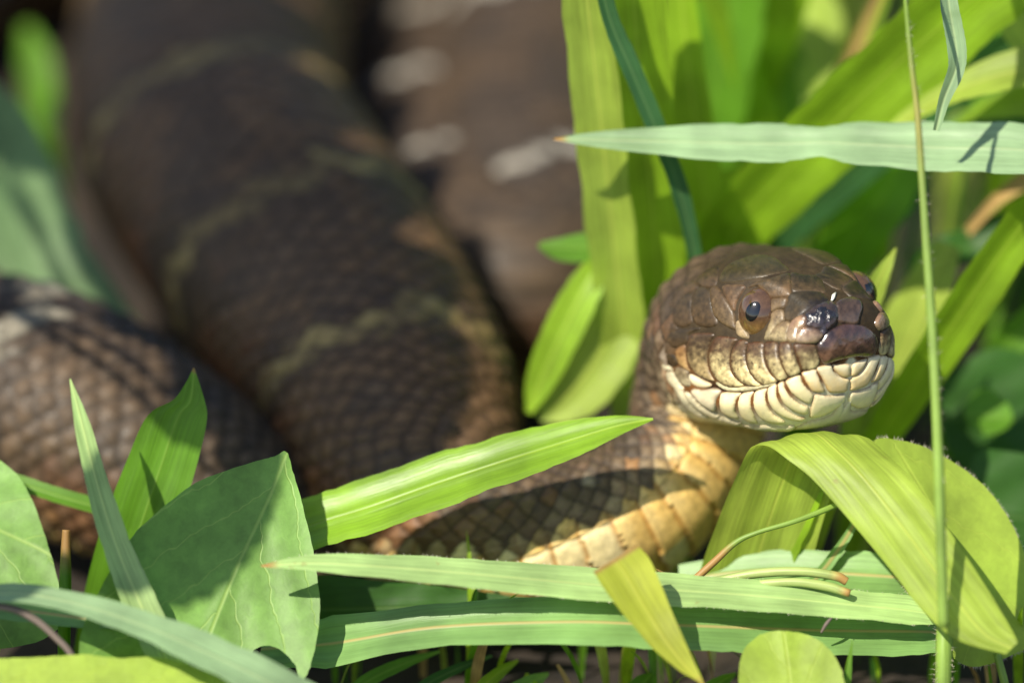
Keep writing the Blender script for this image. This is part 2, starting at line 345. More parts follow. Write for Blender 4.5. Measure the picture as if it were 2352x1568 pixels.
# arc length along the whole animal, 0 at the end of the head (a = -2.15)
cc_ = np.concatenate([cen, tub[:, :3]]); sl = np.concatenate([[0], np.cumsum(np.linalg.norm(np.diff(cc_, axis=0), axis=1))])
i0 = np.argmin(np.abs(hr[:, 0] + 1.55)); sl = sl - sl[i0]
rad = np.concatenate([np.full(HEADN, 1.25), R_])
# normals
du = np.roll(allv, -1, 1) - np.roll(allv, 1, 1); dv = np.gradient(allv, axis=0)
nor = np.cross(dv, du); nor /= np.maximum(np.linalg.norm(nor, axis=2), 1e-9)[..., None]
cen_all = cc_[:, None]
sgn = np.sign(((allv - cen_all) * nor).sum(2).mean()); nor = nor * sgn
# --- scales as relief: dorsal diamonds and ventral plates
SS, PP = np.meshgrid(sl, PHI, indexing='ij')
ang = np.where(PP > np.pi, 2 * np.pi - PP, PP)            # 0 dorsal .. pi ventral
side = np.where(PP > np.pi, -1.0, 1.0)
VEN = 2.26                                                # where the belly plates begin
rows = 13.0                                               # dorsal rows on one side
lenS = 0.30 + 0.14 * np.clip((rad[:, None] - 1.1) / 1.2, 0, 1)
ph = np.cumsum(np.gradient(sl)[:, None] / lenS, axis=0); ph = ph - ph[i0]
ph = ph + 0 * PP
rw = PP / VEN * rows; rw = np.where(PP > np.pi, -(2 * np.pi - PP) / VEN * rows, rw)
wq = fbm(SS * 1.1 + 20, PP * 3 + 5, 6.0) - .5; wq2 = fbm(SS * 1.3 + 40, PP * 3.4 + 9, 12.0) - .5
rw = rw + 1.1 * wq * (ang < VEN - .25); ph = ph + .55 * wq2
# staggered lattice: nearest cell centre
best = None
for st_ in (0, 1):
    ri = 2 * np.round((rw - st_) / 2) + st_
    pi_ = np.round(ph - 0.5 * st_) + 0.5 * st_
    x = rw - ri; y = ph - pi_
    dd = np.abs(x) / 1.0 + np.abs(y) / 0.5
    if best is None: best = [dd, ri, pi_, x, y]
    else:
        k = dd < best[0]
        for q, v in zip(range(5), (dd, ri, pi_, x, y)): best[q] = np.where(k, v, best[q])
dd, ri, pi_, xx, yy = best
dh = np.sqrt(np.clip(1 - dd, 0, 1)) * 0.8 + 0.45 * (yy + 0.5) * (dd < 0.97) + 0.25 * np.exp(-(xx / 0.12) ** 2) * np.clip(1 - dd, 0, 1)
vi = np.floor(ph * 0.80); vf = frac(ph * 0.80)
edge = smooth(0.0, 0.09, vf) * smooth(0, 0.12, np.abs(ang - VEN))
vh = (vf ** 0.7) * edge * 1.3
ven = ang > VEN
rel = np.where(ven, vh, dh)
amp = np.where(SS < 0, 0.0, 1.0) * smooth(0.0, 0.5, SS) * 0.055 * np.clip(rad[:, None] / 1.2, 0.2, 1.5)
allv_d = allv + nor * (rel * amp)[..., None]
# --- pigment, one value for each scale; coil A also lightened against its shade
cell_a = np.where(ven, 2.8, np.abs(ri) / rows * VEN); cs_ = np.where(ven, vi / 0.8, pi_) * lenS
rn = np.where(ven, hsh(vi, side * 3.0, 2.0), hsh(ri, pi_, 1.0)); rn2 = np.where(ven, hsh(vi, side, 7.0), hsh(ri, pi_, 4.0))
def rgb(*c): return np.array(c)
colr = np.zeros(allv.shape) + rgb(.088, .058, .034)
colr = colr * (0.82 + 0.36 * rn)[..., None] * (0.75 + 0.5 * np.clip(1 - dd, 0, 1))[..., None]
patch = fbm(cs_ * 0.8 + 3, cell_a * 2.2 + side * 9, 3.0)
colr = lerp(colr, rgb(.035, .030, .026) * (0.7 + 0.6 * rn2)[..., None], smooth(.5, .62, patch)[..., None] * .45)
colr = lerp(colr, rgb(.105, .055, .030) * (0.8 + 0.5 * rn)[..., None], (smooth(.7, 1.0, rn2) * smooth(0.8, 1.5, cell_a))[..., None])
scell = np.where(ven, SS, SS - yy * lenS)
tq = np.array([tuple(((q - CAMP) @ RV, (q - CAMP) @ UV_, (q - CAMP) @ FV)) for q in tub[:, :3]])
tpx = 1176 + tq[:, 0] / tq[:, 2] * D * 147; tpy = 784 - tq[:, 1] / tq[:, 2] * D * 147; toff = sl[HEADN:]
ca_ = arc[np.arange(len(PATH)) * 60]
def at_row(lo, hi, px=None, py=None):
    k = np.where((st >= ca_[lo]) & (st <= ca_[hi]))[0]
    return toff[k[np.argmin(np.abs(tpx[k] - px) if px is not None else np.abs(tpy[k] - py))]]
A_lo, A_hi, B_hi = toff[np.searchsorted(st, ca_[7])], toff[np.searchsorted(st, ca_[13])], toff[np.searchsorted(st, ca_[21])]
bands = [at_row(7, 13, py=930), at_row(7, 13, py=625), at_row(7, 13, py=375), at_row(7, 13, py=110), at_row(17, 20, py=560), at_row(17, 20, py=170), at_row(33, 36, px=60)]
bands += list(np.arange(bands[3] + 3.4, A_hi + 9, 3.4)) + list(np.arange(bands[4] + 5, bands[6] - 2.5, 3.4))
band = np.min(np.abs(scell[..., None] + (0.18 * np.sin(cell_a * 3 + side))[..., None] - np.array(bands, np.float32)), axis=-1)
onA = (smooth(A_lo - 3, A_lo, SS) * smooth(A_hi + 2, A_hi, SS))[..., None]
D_lo = toff[np.searchsorted(st, ca_[31])]; onB = (smooth(A_hi + 4, A_hi + 7, SS) * smooth(D_lo, D_lo - 3, SS))[..., None]
pale = (np.where(onB[..., 0] > .5, smooth(.22, .16, band), smooth(.30, .16, band)) * np.where(onB[..., 0] > .5, (rn2 > .25) * 1.0, 0.25 + 0.75 * rn2) * smooth(6.5, 7.5, SS))[..., None]
colr = lerp(colr, rgb(.022, .018, .016), (smooth(.75, .45, band) * 0.45 * smooth(9, 11, SS))[..., None])
colr = lerp(colr, lerp(lerp(rgb(.34, .31, .23), rgb(.34, .29, .13), onA), rgb(.52, .48, .40), onB), np.clip(pale * lerp(lerp(.9, .6, onA), .75, onB), 0, 1))
rust = (smooth(1.35, 1.7, cell_a) * smooth(.8, 1.5, band) * smooth(4, 8, SS) * (0.3 + .7 * rn))[..., None]
colr = lerp(colr, rgb(.24, .09, .03), rust * 0.4)
onD = smooth(D_lo - 3, D_lo, SS)[..., None]
colr = colr * lerp(np.ones(3), rgb(1.5, 1.27, 1.0), onA) * lerp(1.0, .95, onD) * lerp(1.0, .80, onB)  # lift for coil A's shade put into its colour; coils D, B dimmed
# neck flank: pale, tan and rust scales coming in towards the belly
nkm = smooth(7.5, 4.5, SS)
tanm = smooth(1.30, 2.1, cell_a + 0.35 * (rn - .5)) * nkm
colr = lerp(colr, rgb(.30, .22, .13), (tanm * (.35 + .65 * smooth(.25, .7, rn2)) * (.35 + .65 * np.clip(1.2 - dd, 0, 1)))[..., None])
colr = lerp(colr, rgb(.50, .46, .38), (tanm * smooth(.86, .95, rn) * .6 * np.clip(1.3 - dd, 0, 1))[..., None])
colr = lerp(colr, rgb(.42, .17, .03), (tanm * smooth(.82, .93, rn2) * (rn < .8) * .8)[..., None])
belly = rgb(.62, .40, .12) * (0.8 + 0.35 * rn[..., None]); belly = lerp(belly, rgb(.64, .52, .27), smooth(.55, .9, rn2)[..., None])
throat = rgb(.62, .56, .36)
belly = lerp(belly, throat, smooth(2.2, .8, SS)[..., None])
belly = lerp(belly, rgb(.70, .56, .27), (smooth(.35, .8, vf) * .35 * smooth(VEN + .9, VEN + .2, ang))[..., None])
belly = lerp(belly, rgb(.34, .16, .03), (smooth(.22, .02, vf) * 0.85)[..., None])
venm = smooth(VEN - .30, VEN - .02, np.where(ven, 3.0, cell_a + .22 * (rn - .5)))
colr = lerp(colr, belly, (venm * np.clip(1 - smooth(14, 20, SS) * .4, 0, 1))[..., None])
# gaps between dorsal scales show dark skin
colr = lerp(colr, colr * 0.35, (np.where(ven, 0, smooth(.80, 1.0, dd)) * (amp > .01))[..., None])
# head region
hc = np.zeros(allv.shape) + rgb(.040, .026, .011)
fb = fbm(SS * 6 + 11, PP * 7, 2.0)
hc = hc * (0.65 + 0.7 * fb)[..., None]
MOUTH = KA[4]
lowj = smooth(MOUTH - .03, MOUTH + .05, ang)
hc = lerp(hc, rgb(.12, .055, .018), (smooth(KA[3] - .1, MOUTH, ang))[..., None])
lowc = lerp(np.zeros(allv.shape) + rgb(.15, .06, .015), rgb(.66, .60, .40), smooth(KA[5] - .15, KA[6] - .1, ang)[..., None])
hc = lerp(hc, lowc, lowj[..., None])
mline = np.exp(-((ang - MOUTH) / .045) ** 2) * smooth(-.1, -.5, SS)
hc = lerp(hc, rgb(.05, .02, .01), (mline * .9)[..., None])
hm = smooth(0.7, -0.1, SS)[..., None]
colr = lerp(colr, hc, hm)
allv_d = allv_d - nor * (mline * 0.05 * (SS < -.2))[..., None]

BASE = E0 * np.array([1, 1, 0])
snake = empty('snake', [ctrl[9][0] * 0, 0, 0])
tag(snake, 'brown water snake with cream jaw, head raised out of the grass, body coiled', 'snake')
tipi = NT * NR
fc = grid_faces(NT, NR, wrap=True).tolist()
endv = np.concatenate([allv_d.reshape(-1, 3), [cap[0][0] * HF + E0 + HU * cap[0][1]], [tub[-1, :3]]])
fc += [[tipi, (k + 1) % NR, k] for k in range(NR)] + [[tipi + 1, (NT - 1) * NR + k, (NT - 1) * NR + (k + 1) % NR] for k in range(NR)]
ec = np.concatenate([colr.reshape(-1, 3), [[.1, .06, .04]], [[.05, .04, .03]]])
body = mesh_obj('body', endv, fc, M['body'], snake, col=ec)
print('lowest body', [(i, round(float(c[2] - c[3]), 2)) for i, c in enumerate(ctrl)])

# ---- head scales: outlines on the near side laid on the skull, mirrored to the far side
hv = head_v.reshape(-1, 3); hf_ = grid_faces(HEADN, NR, wrap=True)
BV = BVHTree.FromPolygons([Vector(v) for v in hv], hf_.tolist())
CAMV = Vector(CAMP)
def cast(zx, zy):
    dx, dy = Z2D(zx, zy)
    dr = (Vector(P(dx, dy, 0)) - CAMV).normalized()
    h, nn, _, _ = BV.ray_cast(CAMV, dr)
    if h is None:
        h, nn, _, _ = BV.find_nearest(CAMV + dr * (D + 1.2))
    h = np.array(h); nn = np.array(nn)
    if nn @ np.array(dr) > 0: nn = -nn
    return h, nn
def mirror_pts(p):
    q = np.asarray(p) - E0
    return np.asarray(p) - 2 * np.outer(q @ HL, HL)
def seg_dist(p, poly):
    a = poly; b = np.roll(poly, -1, 0); ab = b - a
    t = ((p[:, None] - a[None]) * ab[None]).sum(2) / np.maximum((ab ** 2).sum(1), 1e-9)
    t = np.clip(t, 0, 1)[..., None]
    q = a[None] + t * ab[None]; d = np.linalg.norm(p[:, None] - q, axis=2)
    k = d.argmin(1); r = np.arange(len(p))
    return d[r, k], q[r, k]
def inside(p, poly):
    x, y = p[:, 0], p[:, 1]; c = np.zeros(len(p), bool); j = len(poly) - 1
    for i in range(len(poly)):
        xi, yi = poly[i]; xj, yj = poly[j]
        k = ((yi > y) != (yj > y)) & (x < (xj - xi) * (y - yi) / (yj - yi + 1e-12) + xi); c ^= k; j = i
    return c
def tri_patch(poly, step):
    lo, hi = poly.min(0), poly.max(0)
    gx = np.arange(lo[0], hi[0], step); gy = np.arange(lo[1], hi[1], step * 0.87)
    q = np.array([(x + (step / 2 if j % 2 else 0), y) for j, y in enumerate(gy) for x in gx])
    q = q[inside(q, poly)] if len(q) else np.zeros((0, 2))
    if len(q): q = q[seg_dist(q, poly)[0] > step * 0.45]
    allp = np.vstack([poly, q]); n = len(poly)
    res = delaunay_2d_cdt([Vector(p) for p in allp], [], [list(range(n))], 1, 1e-6)
    v = np.array([(p.x, p.y) for p in res[0]]); return v, [list(f) for f in res[2]]
def pig(style, v, dist, near, poly):
    """pigment of one scale; v in picture units, near = nearest outline point"""
    lo, hi = poly.min(0), poly.max(0)
    tx = (v[:, 0] - lo[0]) / (hi[0] - lo[0]); ty = (v[:, 1] - lo[1]) / (hi[1] - lo[1])
    sd = float(poly[:, 0].mean())
    nz = fbm(v[:, 0] / 26, v[:, 1] / 26, sd); nf = fbm(v[:, 0] / 9, v[:, 1] / 9, sd + 2)
    eL = np.exp(-dist / (24.0 if style[3] > 1.5 else 13.0)) * (near[:, 0] < v[:, 0] + 2)     # back edge of the scale
    eA = np.exp(-dist / (10.0 if style[4] >= .5 else 6.0))
    c1, c2, ce = [np.array(x) for x in style[:3]]; wl, wa = style[3], style[4]
    amp_ = 0.25 if c1[0] > .55 else 1.0
    c = lerp(c1, c2, smooth(.15, .85, ty + .5 * (nz - .5))[:, None])
    c = c * (1 + amp_ * (0.95 * nz - .45))[:, None]
    c = lerp(c, ce, np.clip((eL * wl * (0.45 + 1.1 * nf) + eA * wa), 0, .95)[:, None])
    if len(style) > 5:                                        # small dark flecks
        c = lerp(c, np.array([.03, .02, .012]), (smooth(.70, .80, nf) * style[5])[:, None])
    return c
def grow_poly(p, g):
    e = np.roll(p, -1, 0) - np.roll(p, 1, 0); nrm = np.stack([e[:, 1], -e[:, 0]], 1)
    nrm /= np.maximum(np.linalg.norm(nrm, axis=1), 1e-9)[:, None]
    ar = (p[:, 0] * np.roll(p[:, 1], -1) - np.roll(p[:, 0], -1) * p[:, 1]).sum()
    return p + nrm * g * (1 if ar > 0 else -1)
def head_scale(name, pts, style, mat='head', H=.028, w=.06, mirror=True, step=11, dark=None, sm=5, grow=None, rough=0.0):
    poly = catmull(np.array(pts, float), sm, closed=True)
    poly = grow_poly(poly, grow if grow is not None else (3 if 'lower' in name else 5 if mat == 'jaw' or 'labial' in name else 11))
    v, f = tri_patch(poly, step)
    dist, near = seg_dist(v, poly)
    pos = np.zeros((len(v), 3)); nn = np.zeros((len(v), 3))
    for i, (x, y) in enumerate(v): pos[i], nn[i] = cast(x, y)
    mx = max(dist.max(), 1e-6); ww = min(w * 464.6, mx * 0.9)
    t = np.clip(dist / ww, 0, 1)
    h = -0.02 + (H + 0.02) * np.sqrt(1 - (1 - t) ** 2) + 0.012 * (dist / mx)
    if rough: h = h + rough * (fbm(v[:, 0] / 28, v[:, 1] / 28, 8.0) - .5) * 2 * t
    p3 = pos + nn * h[:, None]
    col = pig(style, v, dist, near, poly)
    col0 = col
    if dark is not None: col = dark(v, col)
    # orient faces outwards
    a, b, c = [p3[[q[i] for q in f]] for i in range(3)]
    flip = (np.cross(b - a, c - a) * nn[[q[0] for q in f]]).sum() < 0
    if flip: f = [q[::-1] for q in f]
    mesh_obj(name, p3, f, M[mat], snake, col=col)
    if mirror: mesh_obj(name, mirror_pts(p3), [q[::-1] for q in f], M[mat], snake, col=col0)
ul = ((.10, .060, .030), (.56, .46, .22), (.065, .024, .007), 1.55, .36, .8)
ulb = ((.060, .037, .018), (.30, .22, .10), (.075, .028, .008), 1.1, .25, .8)
ll = ((.88, .77, .46), (.84, .72, .38), (.16, .055, .012), .75, .42)
llf = ((.88, .77, .48), (.74, .55, .25), (.22, .08, .016), .6, .45)
tp = ((.040, .031, .010), (.040, .028, .010), (.13, .09, .05), .1, .55)
tpd = ((.022, .016, .006), (.050, .032, .013), (.12, .08, .045), .1, .55)
sdp = ((.085, .052, .024), (.115, .075, .035), (.035, .02, .009), .3, .45, .6)
lor = ((.17, .115, .06), (.25, .195, .10), (.06, .035, .016), .3, .4, .5)
U = 'upper_labial_scale'
head_scale(U, [(1185, 808), (1320, 815), (1345, 870), (1362, 930), (1335, 985), (1240, 1000), (1205, 930), (1174, 850)], ul)
head_scale(U, [(1078, 800), (1150, 805), (1172, 870), (1202, 950), (1222, 1003), (1212, 1026), (1138, 1050), (1102, 990), (1072, 910), (1064, 850)], ul)
head_scale(U, [(968, 800), (1054, 800), (1058, 870), (1082, 960), (1122, 1040), (1128, 1055), (1062, 1080), (1012, 1020), (974, 940), (960, 860)], ul)
head_scale(U, [(852, 802), (952, 800), (952, 870), (964, 950), (1004, 1030), (1048, 1078), (1030, 1094), (950, 1110), (882, 1050), (842, 970), (832, 890), (838, 830)], ul)
head_scale(U, [(792, 778), (843, 797), (825, 850), (824, 930), (844, 1000), (884, 1065), (932, 1110), (878, 1124), (802, 1095), (748, 1040), (720, 970), (722, 880), (752, 815)], ul)
head_scale(U, [(622, 757), (720, 762), (768, 780), (738, 820), (712, 880), (708, 960), (728, 1030), (782, 1088), (812, 1110), (760, 1128), (690, 1122), (622, 1080), (574, 1000), (557, 920), (563, 850), (587, 797)], ul)
head_scale(U, [(432, 742), (558, 732), (598, 747), (567, 810), (548, 900), (553, 980), (586, 1060), (606, 1082), (540, 1070), (470, 1030), (417, 960), (398, 870), (407, 800)], ulb)
head_scale(U, [(318, 850), (385, 815), (392, 900), (410, 985), (425, 1012), (390, 1000), (340, 955), (316, 900)], ((.20, .10, .035), (.42, .26, .10), (.06, .035, .015), .5, .5), H=.02)
head_scale('lip_rim_scale', [(610, 1092), (700, 1128), (830, 1128), (950, 1118), (1040, 1098), (960, 1122), (880, 1142), (780, 1152), (680, 1142)], ((.46, .42, .24), (.50, .45, .27), (.2, .1, .03), .2, .3), H=.02)
head_scale('mouth_corner_scale', [(420, 1032), (500, 1072), (570, 1110), (520, 1132), (455, 1116), (418, 1078)], ((.72, .64, .44), (.66, .56, .34), (.22, .11, .04), .4, .4), mat='jaw', H=.015)
head_scale('mouth_corner_scale', [(325, 985), (395, 1008), (410, 1060), (418, 1115), (360, 1095), (318, 1040)], ((.16, .115, .06), (.34, .28, .16), (.05, .03, .012), .4, .4, .5), H=.025, sm=4)
Lw = 'lower_labial_scale'
head_scale(Lw, [(1458, 964), (1500, 957), (1572, 956), (1584, 1000), (1578, 1048), (1530, 1058), (1490, 1030), (1464, 994)], llf, 'jaw', .032)
head_scale(Lw, [(1338, 988), (1390, 968), (1444, 964), (1462, 1004), (1500, 1044), (1576, 1064), (1570, 1112), (1550, 1160), (1442, 1168), (1404, 1120), (1372, 1050)], llf, 'jaw', .032)
head_scale(Lw, [(1238, 1022), (1326, 994), (1352, 1042), (1384, 1110), (1402, 1152), (1370, 1165), (1312, 1157), (1268, 1100), (1243, 1050)], llf, 'jaw', .032)
head_scale(Lw, [(1118, 1077), (1212, 1038), (1237, 1082), (1268, 1130), (1316, 1177), (1307, 1220), (1288, 1246), (1232, 1227), (1164, 1174), (1129, 1120)], ll, 'jaw', .028)
head_scale(Lw, [(1063, 1098), (1100, 1084), (1112, 1132), (1148, 1187), (1218, 1242), (1282, 1262), (1272, 1322), (1200, 1312), (1113, 1258), (1069, 1180), (1058, 1120)], ll, 'jaw', .028)
head_scale(Lw, [(993, 1123), (1044, 1108), (1052, 1190), (1097, 1266), (1188, 1327), (1266, 1342), (1230, 1372), (1130, 1357), (1043, 1308), (994, 1240), (982, 1170)], ll, 'jaw', .028)
head_scale(Lw, [(898, 1153), (976, 1133), (969, 1190), (982, 1251), (1027, 1316), (1116, 1370), (1078, 1392), (985, 1382), (922, 1338), (884, 1270), (882, 1200)], ll, 'jaw', .028)
head_scale(Lw, [(803, 1168), (876, 1158), (865, 1210), (869, 1281), (901, 1350), (916, 1387), (850, 1382), (793, 1338), (769, 1270), (774, 1210)], ll, 'jaw', .028)
head_scale(Lw, [(662, 1163), (782, 1168), (754, 1230), (753, 1300), (776, 1352), (720, 1347), (653, 1308), (634, 1250), (639, 1190)], ll, 'jaw', .028)
head_scale(Lw, [(522, 1143), (600, 1133), (642, 1162), (612, 1220), (606, 1297), (550, 1278), (482, 1230), (430, 1162), (452, 1134)], ((.62, .52, .34), (.74, .64, .42), (.10, .06, .03), .9, .3), 'jaw', .04)
CSn = 'chin_shield_scale'
head_scale(CSn, [(1332, 1178), (1400, 1183), (1460, 1183), (1548, 1176), (1530, 1240), (1450, 1298), (1380, 1332), (1302, 1346), (1288, 1328), (1298, 1262)], ll, 'jaw', .032)
head_scale(CSn, [(1300, 1366), (1390, 1345), (1455, 1312), (1500, 1250), (1524, 1190), (1535, 1290), (1500, 1360), (1400, 1410), (1300, 1425), (1180, 1425), (1230, 1392)], ((.70, .64, .42), (.62, .56, .34), (.3, .17, .06), .4, .3), 'jaw', .03)
head_scale(CSn, [(790, 1398), (900, 1402), (1000, 1400), (1090, 1408), (1180, 1398), (1150, 1440), (1000, 1440), (880, 1425)], ((.66, .60, .40), (.6, .54, .34), (.3, .2, .08), .4, .3), 'jaw', .03)
for q in ([(420, 1170), (480, 1240), (560, 1295), (640, 1330), (600, 1350), (500, 1300), (420, 1230), (380, 1160)], [(360, 1130), (400, 1210), (470, 1290), (560, 1345), (500, 1350), (400, 1280), (340, 1200), (310, 1120)],
          [(650, 1335), (730, 1362), (800, 1380), (760, 1400), (670, 1380), (610, 1352)], [(300, 1010), (345, 1090), (380, 1140), (330, 1150), (270, 1090), (250, 1020)], [(250, 950), (300, 990), (290, 1010), (240, 1000), (215, 960)]):
    head_scale('throat_scale', q, ((.50, .44, .28), (.58, .50, .32), (.16, .12, .06), .6, .3), 'jaw', .03, sm=4)
# snout, nose and eye surround
def wetspot(v, c):                           # the black wet scab on the snout
    x, y = v[:, 0], v[:, 1]; nz = fbm(x / 22, y / 22, 4.0) - .5
    k = np.maximum(smooth(150, 105, np.hypot((x - 1385) / 1.15, (y - 610) * 1.05) + 70 * nz), smooth(75, 30, np.hypot(x - 1420, (y - 700) * .7) + 60 * nz))
    k = np.maximum(k, smooth(55, 25, np.hypot(x - 1635, (y - 850) * 1.3) + 40 * nz) * .8)
    k = np.maximum(k * .7, smooth(60, 25, np.hypot(x - 1355, (y - 820) * .8) + 40 * nz) * .6)
    return lerp(c, np.array([.008, .007, .010]), k[:, None])
head_scale('rostral_scale', [(1385, 772), (1420, 725), (1490, 688), (1565, 668), (1680, 684), (1755, 735), (1778, 800), (1765, 868), (1728, 902), (1600, 905), (1490, 930), (1400, 955), (1368, 915), (1352, 860), (1352, 812)],
           ((.060, .032, .026), (.12, .062, .036), (.035, .018, .014), .35, .3), 'wet', .10, .36, mirror=False, dark=wetspot, rough=.008, grow=9)
head_scale('nasal_scale', [(1232, 704), (1285, 692), (1338, 702), (1384, 735), (1370, 775), (1335, 800), (1204, 800), (1198, 742)], ((.22, .13, .075), (.28, .20, .12), (.06, .03, .02), .3, .3), 'wet', .05, dark=wetspot)
head_scale('nasal_scale', [(1178, 642), (1240, 607), (1276, 622), (1258, 680), (1218, 715), (1200, 790), (1134, 788), (1144, 702)], ((.26, .15, .08), (.27, .19, .10), (.06, .03, .02), .3, .3), 'wet', .05, dark=wetspot)
head_scale('loreal_scale', [(1058, 682), (1110, 652), (1148, 664), (1132, 730), (1122, 788), (1014, 783), (992, 768), (1032, 702)], lor, H=.03)
head_scale('preocular_scale', [(1018, 592), (1060, 565), (1102, 575), (1102, 640), (1050, 680), (1002, 758), (966, 776), (988, 700), (1012, 640)], lor, H=.03)
head_scale('preocular_scale', [(1012, 494), (1060, 480), (1128, 484), (1108, 550), (1060, 560), (1018, 578), (1008, 532)], sdp, H=.035)
head_scale('prefrontal_scale', [(1142, 450), (1210, 434), (1320, 434), (1382, 450), (1420, 505), (1335, 540), (1284, 566), (1222, 606), (1172, 636), (1114, 636), (1106, 572), (1134, 502)], tpd, 'head', .022, dark=wetspot)
head_scale('internasal_scale', [(1330, 545), (1430, 510), (1480, 550), (1482, 610), (1470, 660), (1405, 712), (1340, 700), (1268, 690), (1278, 622), (1272, 590)], ((.10, .06, .035), (.12, .07, .05), (.05, .03, .02), .3, .3), 'wet', .05, mirror=False, dark=wetspot, rough=.02)
head_scale('internasal_scale', [(1490, 512), (1560, 478), (1640, 490), (1668, 540), (1650, 610), (1628, 668), (1550, 662), (1496, 640), (1484, 562)], ((.050, .030, .018), (.085, .052, .034), (.05, .03, .022), .3, .3), 'wet', .035, mirror=False)
head_scale('scab', [(1255, 640), (1262, 590), (1310, 560), (1345, 528), (1400, 522), (1450, 540), (1492, 580), (1500, 632), (1462, 668), (1430, 700), (1415, 742), (1385, 768), (1352, 735), (1325, 700), (1268, 694)], ((.007, .006, .008), (.03, .018, .022), (.012, .008, .01), .2, .2), 'scab', .055, .14, mirror=False, step=8, rough=.03, grow=6)
head_scale('frontal_scale', [(1156, 300), (1250, 312), (1352, 318), (1392, 380), (1402, 436), (1320, 424), (1168, 432), (1158, 370)], tpd, H=.014)
head_scale('supraocular_scale', [(838, 408), (900, 372), (1000, 345), (1138, 306), (1148, 370), (1154, 428), (1138, 468), (1012, 474), (972, 440), (930, 398), (880, 392)], ((.036, .026, .010), (.10, .058, .024), (.13, .085, .05), .1, .5), H=.03)
head_scale('parietal_scale', [(1135, 278), (1020, 305), (880, 338), (740, 362), (640, 362), (660, 290), (720, 228), (880, 172), (1010, 178), (1090, 232)], tp, H=.014)
head_scale('postocular_scale', [(574, 434), (608, 396), (650, 442), (700, 520), (742, 590), (748, 650), (755, 705), (700, 686), (642, 648), (594, 580)], sdp, H=.035)
head_scale('postocular_scale', [(764, 655), (798, 654), (828, 710), (846, 766), (800, 762), (764, 730)], ((.27, .20, .11), (.26, .19, .10), (.08, .05, .03), .3, .3, .3), H=.035)
head_scale('postocular_scale', [(660, 400), (730, 388), (820, 395), (790, 450), (755, 510), (742, 570), (700, 500)], ((.075, .044, .02), (.12, .068, .032), (.16, .10, .07), .2, .4), H=.025)
for q in ([(486, 405), (556, 420), (578, 560), (618, 668), (520, 686), (446, 640), (434, 520)], [(372, 470), (428, 440), (424, 540), (436, 650), (360, 690), (300, 640), (318, 540)],
          [(520, 300), (620, 250), (610, 370), (560, 405), (490, 390), (470, 350)], [(390, 370), (455, 350), (476, 400), (432, 430), (372, 455), (352, 420)],
          [(250, 560), (308, 520), (292, 640), (330, 700), (270, 740), (212, 700), (216, 620)], [(300, 720), (400, 705), (500, 698), (420, 735), (395, 800), (310, 840), (250, 800), (262, 750)],
          [(170, 720), (205, 712), (255, 750), (240, 810), (268, 870), (215, 900), (168, 840)], [(320, 470), (366, 478), (310, 545), (250, 552), (272, 500)], [(206, 905), (262, 880), (310, 900), (330, 960), (280, 975), (225, 945)]):
    head_scale('temporal_scale', q, ((.040, .026, .011), (.062, .037, .016), (.016, .010, .005), .5, .45, .6), H=.018, sm=4)

# ---- eyes
def eye(sgn):
    ca, cb, cc, ra, rb, rc = -.17, .85, -.12, .34, .37, .41
    px_, pr_ = .50, .27
    if sgn < 0: ca, cb, px_, pr_ = -.12, .92, .70, .24         # the far eye bulges and looks forward
    th = np.linspace(0, np.pi, 49); ps = np.linspace(0, 2 * np.pi, 97)[:-1]
    T, Q = np.meshgrid(th, ps, indexing='ij')
    loc = np.stack([np.sin(T) * np.cos(Q), np.cos(T), np.sin(T) * np.sin(Q)], -1).reshape(-1, 3)
    a = ca + ra * loc[:, 0]; b = (cb + rb * loc[:, 1]) * sgn; c = cc + rc * loc[:, 2]
    v = E0 + np.outer(a, HF) + np.outer(b, HL) + np.outer(c, HU)
    nz = fbm(loc[:, 0] * 6 + 9, loc[:, 2] * 6 + 9, 3.0)
    col = lerp(np.array([.085, .045, .022]), np.array([.22, .125, .035]), smooth(.1, -.6, loc[:, 2])[:, None]) * (0.65 + .7 * nz)[:, None]
    f = grid_faces(49, 96, wrap=True)
    if sgn > 0: f = f[:, ::-1]
    e = mesh_obj('eye', v, f, M['eye'], snake, col=col)
    rr = np.linspace(0, 1, 11); th2 = np.linspace(0, 2 * np.pi, 49)[:-1]
    RR, TT = np.meshgrid(rr, th2, indexing='ij')
    x = (px_ + pr_ * RR * np.cos(TT)).ravel(); z = (.27 + .38 * RR * np.sin(TT) * (1 + .0 * np.cos(TT))).ravel()
    y = np.sqrt(np.clip(1 - x * x - z * z, 0, 1))
    k = 1.012 - .012 * (RR.ravel() ** 6)
    v = E0 + np.outer(ca + ra * x * k, HF) + np.outer((cb + rb * y * k) * sgn, HL) + np.outer(cc + rc * z * k, HU)
    mesh_obj('pupil', v, grid_faces(11, 48, wrap=True)[:, ::(-1 if sgn > 0 else 1)], M['eye'], e, col=np.zeros((len(v), 3)) + np.array([.003, .003, .004]))
eye(1); eye(-1)
# a fleck stuck between the prefrontal scales
p0, n0 = cast(1463, 476)
q = [cast(1463 + x, 476 + y) for x, y in ((-20, 28), (-10, 30), (4, 14), (18, -24), (8, -28), (-14, -8))]
vv = [a + b * .035 for a, b in q] + [p0 + n0 * .05] + [a + b * .02 for a, b in q]
ff = [[i, (i + 1) % 6, 6] for i in range(6)] + [[i, i + 7, (i + 1) % 6 + 7, (i + 1) % 6] for i in range(6)]
fl = mesh_obj('fleck', vv, ff, M['jaw'], col=np.zeros((13, 3)) + np.array([.85, .82, .68]))
tag(fl, 'tiny white plant fleck stuck on top of the snout of the snake', 'fleck')

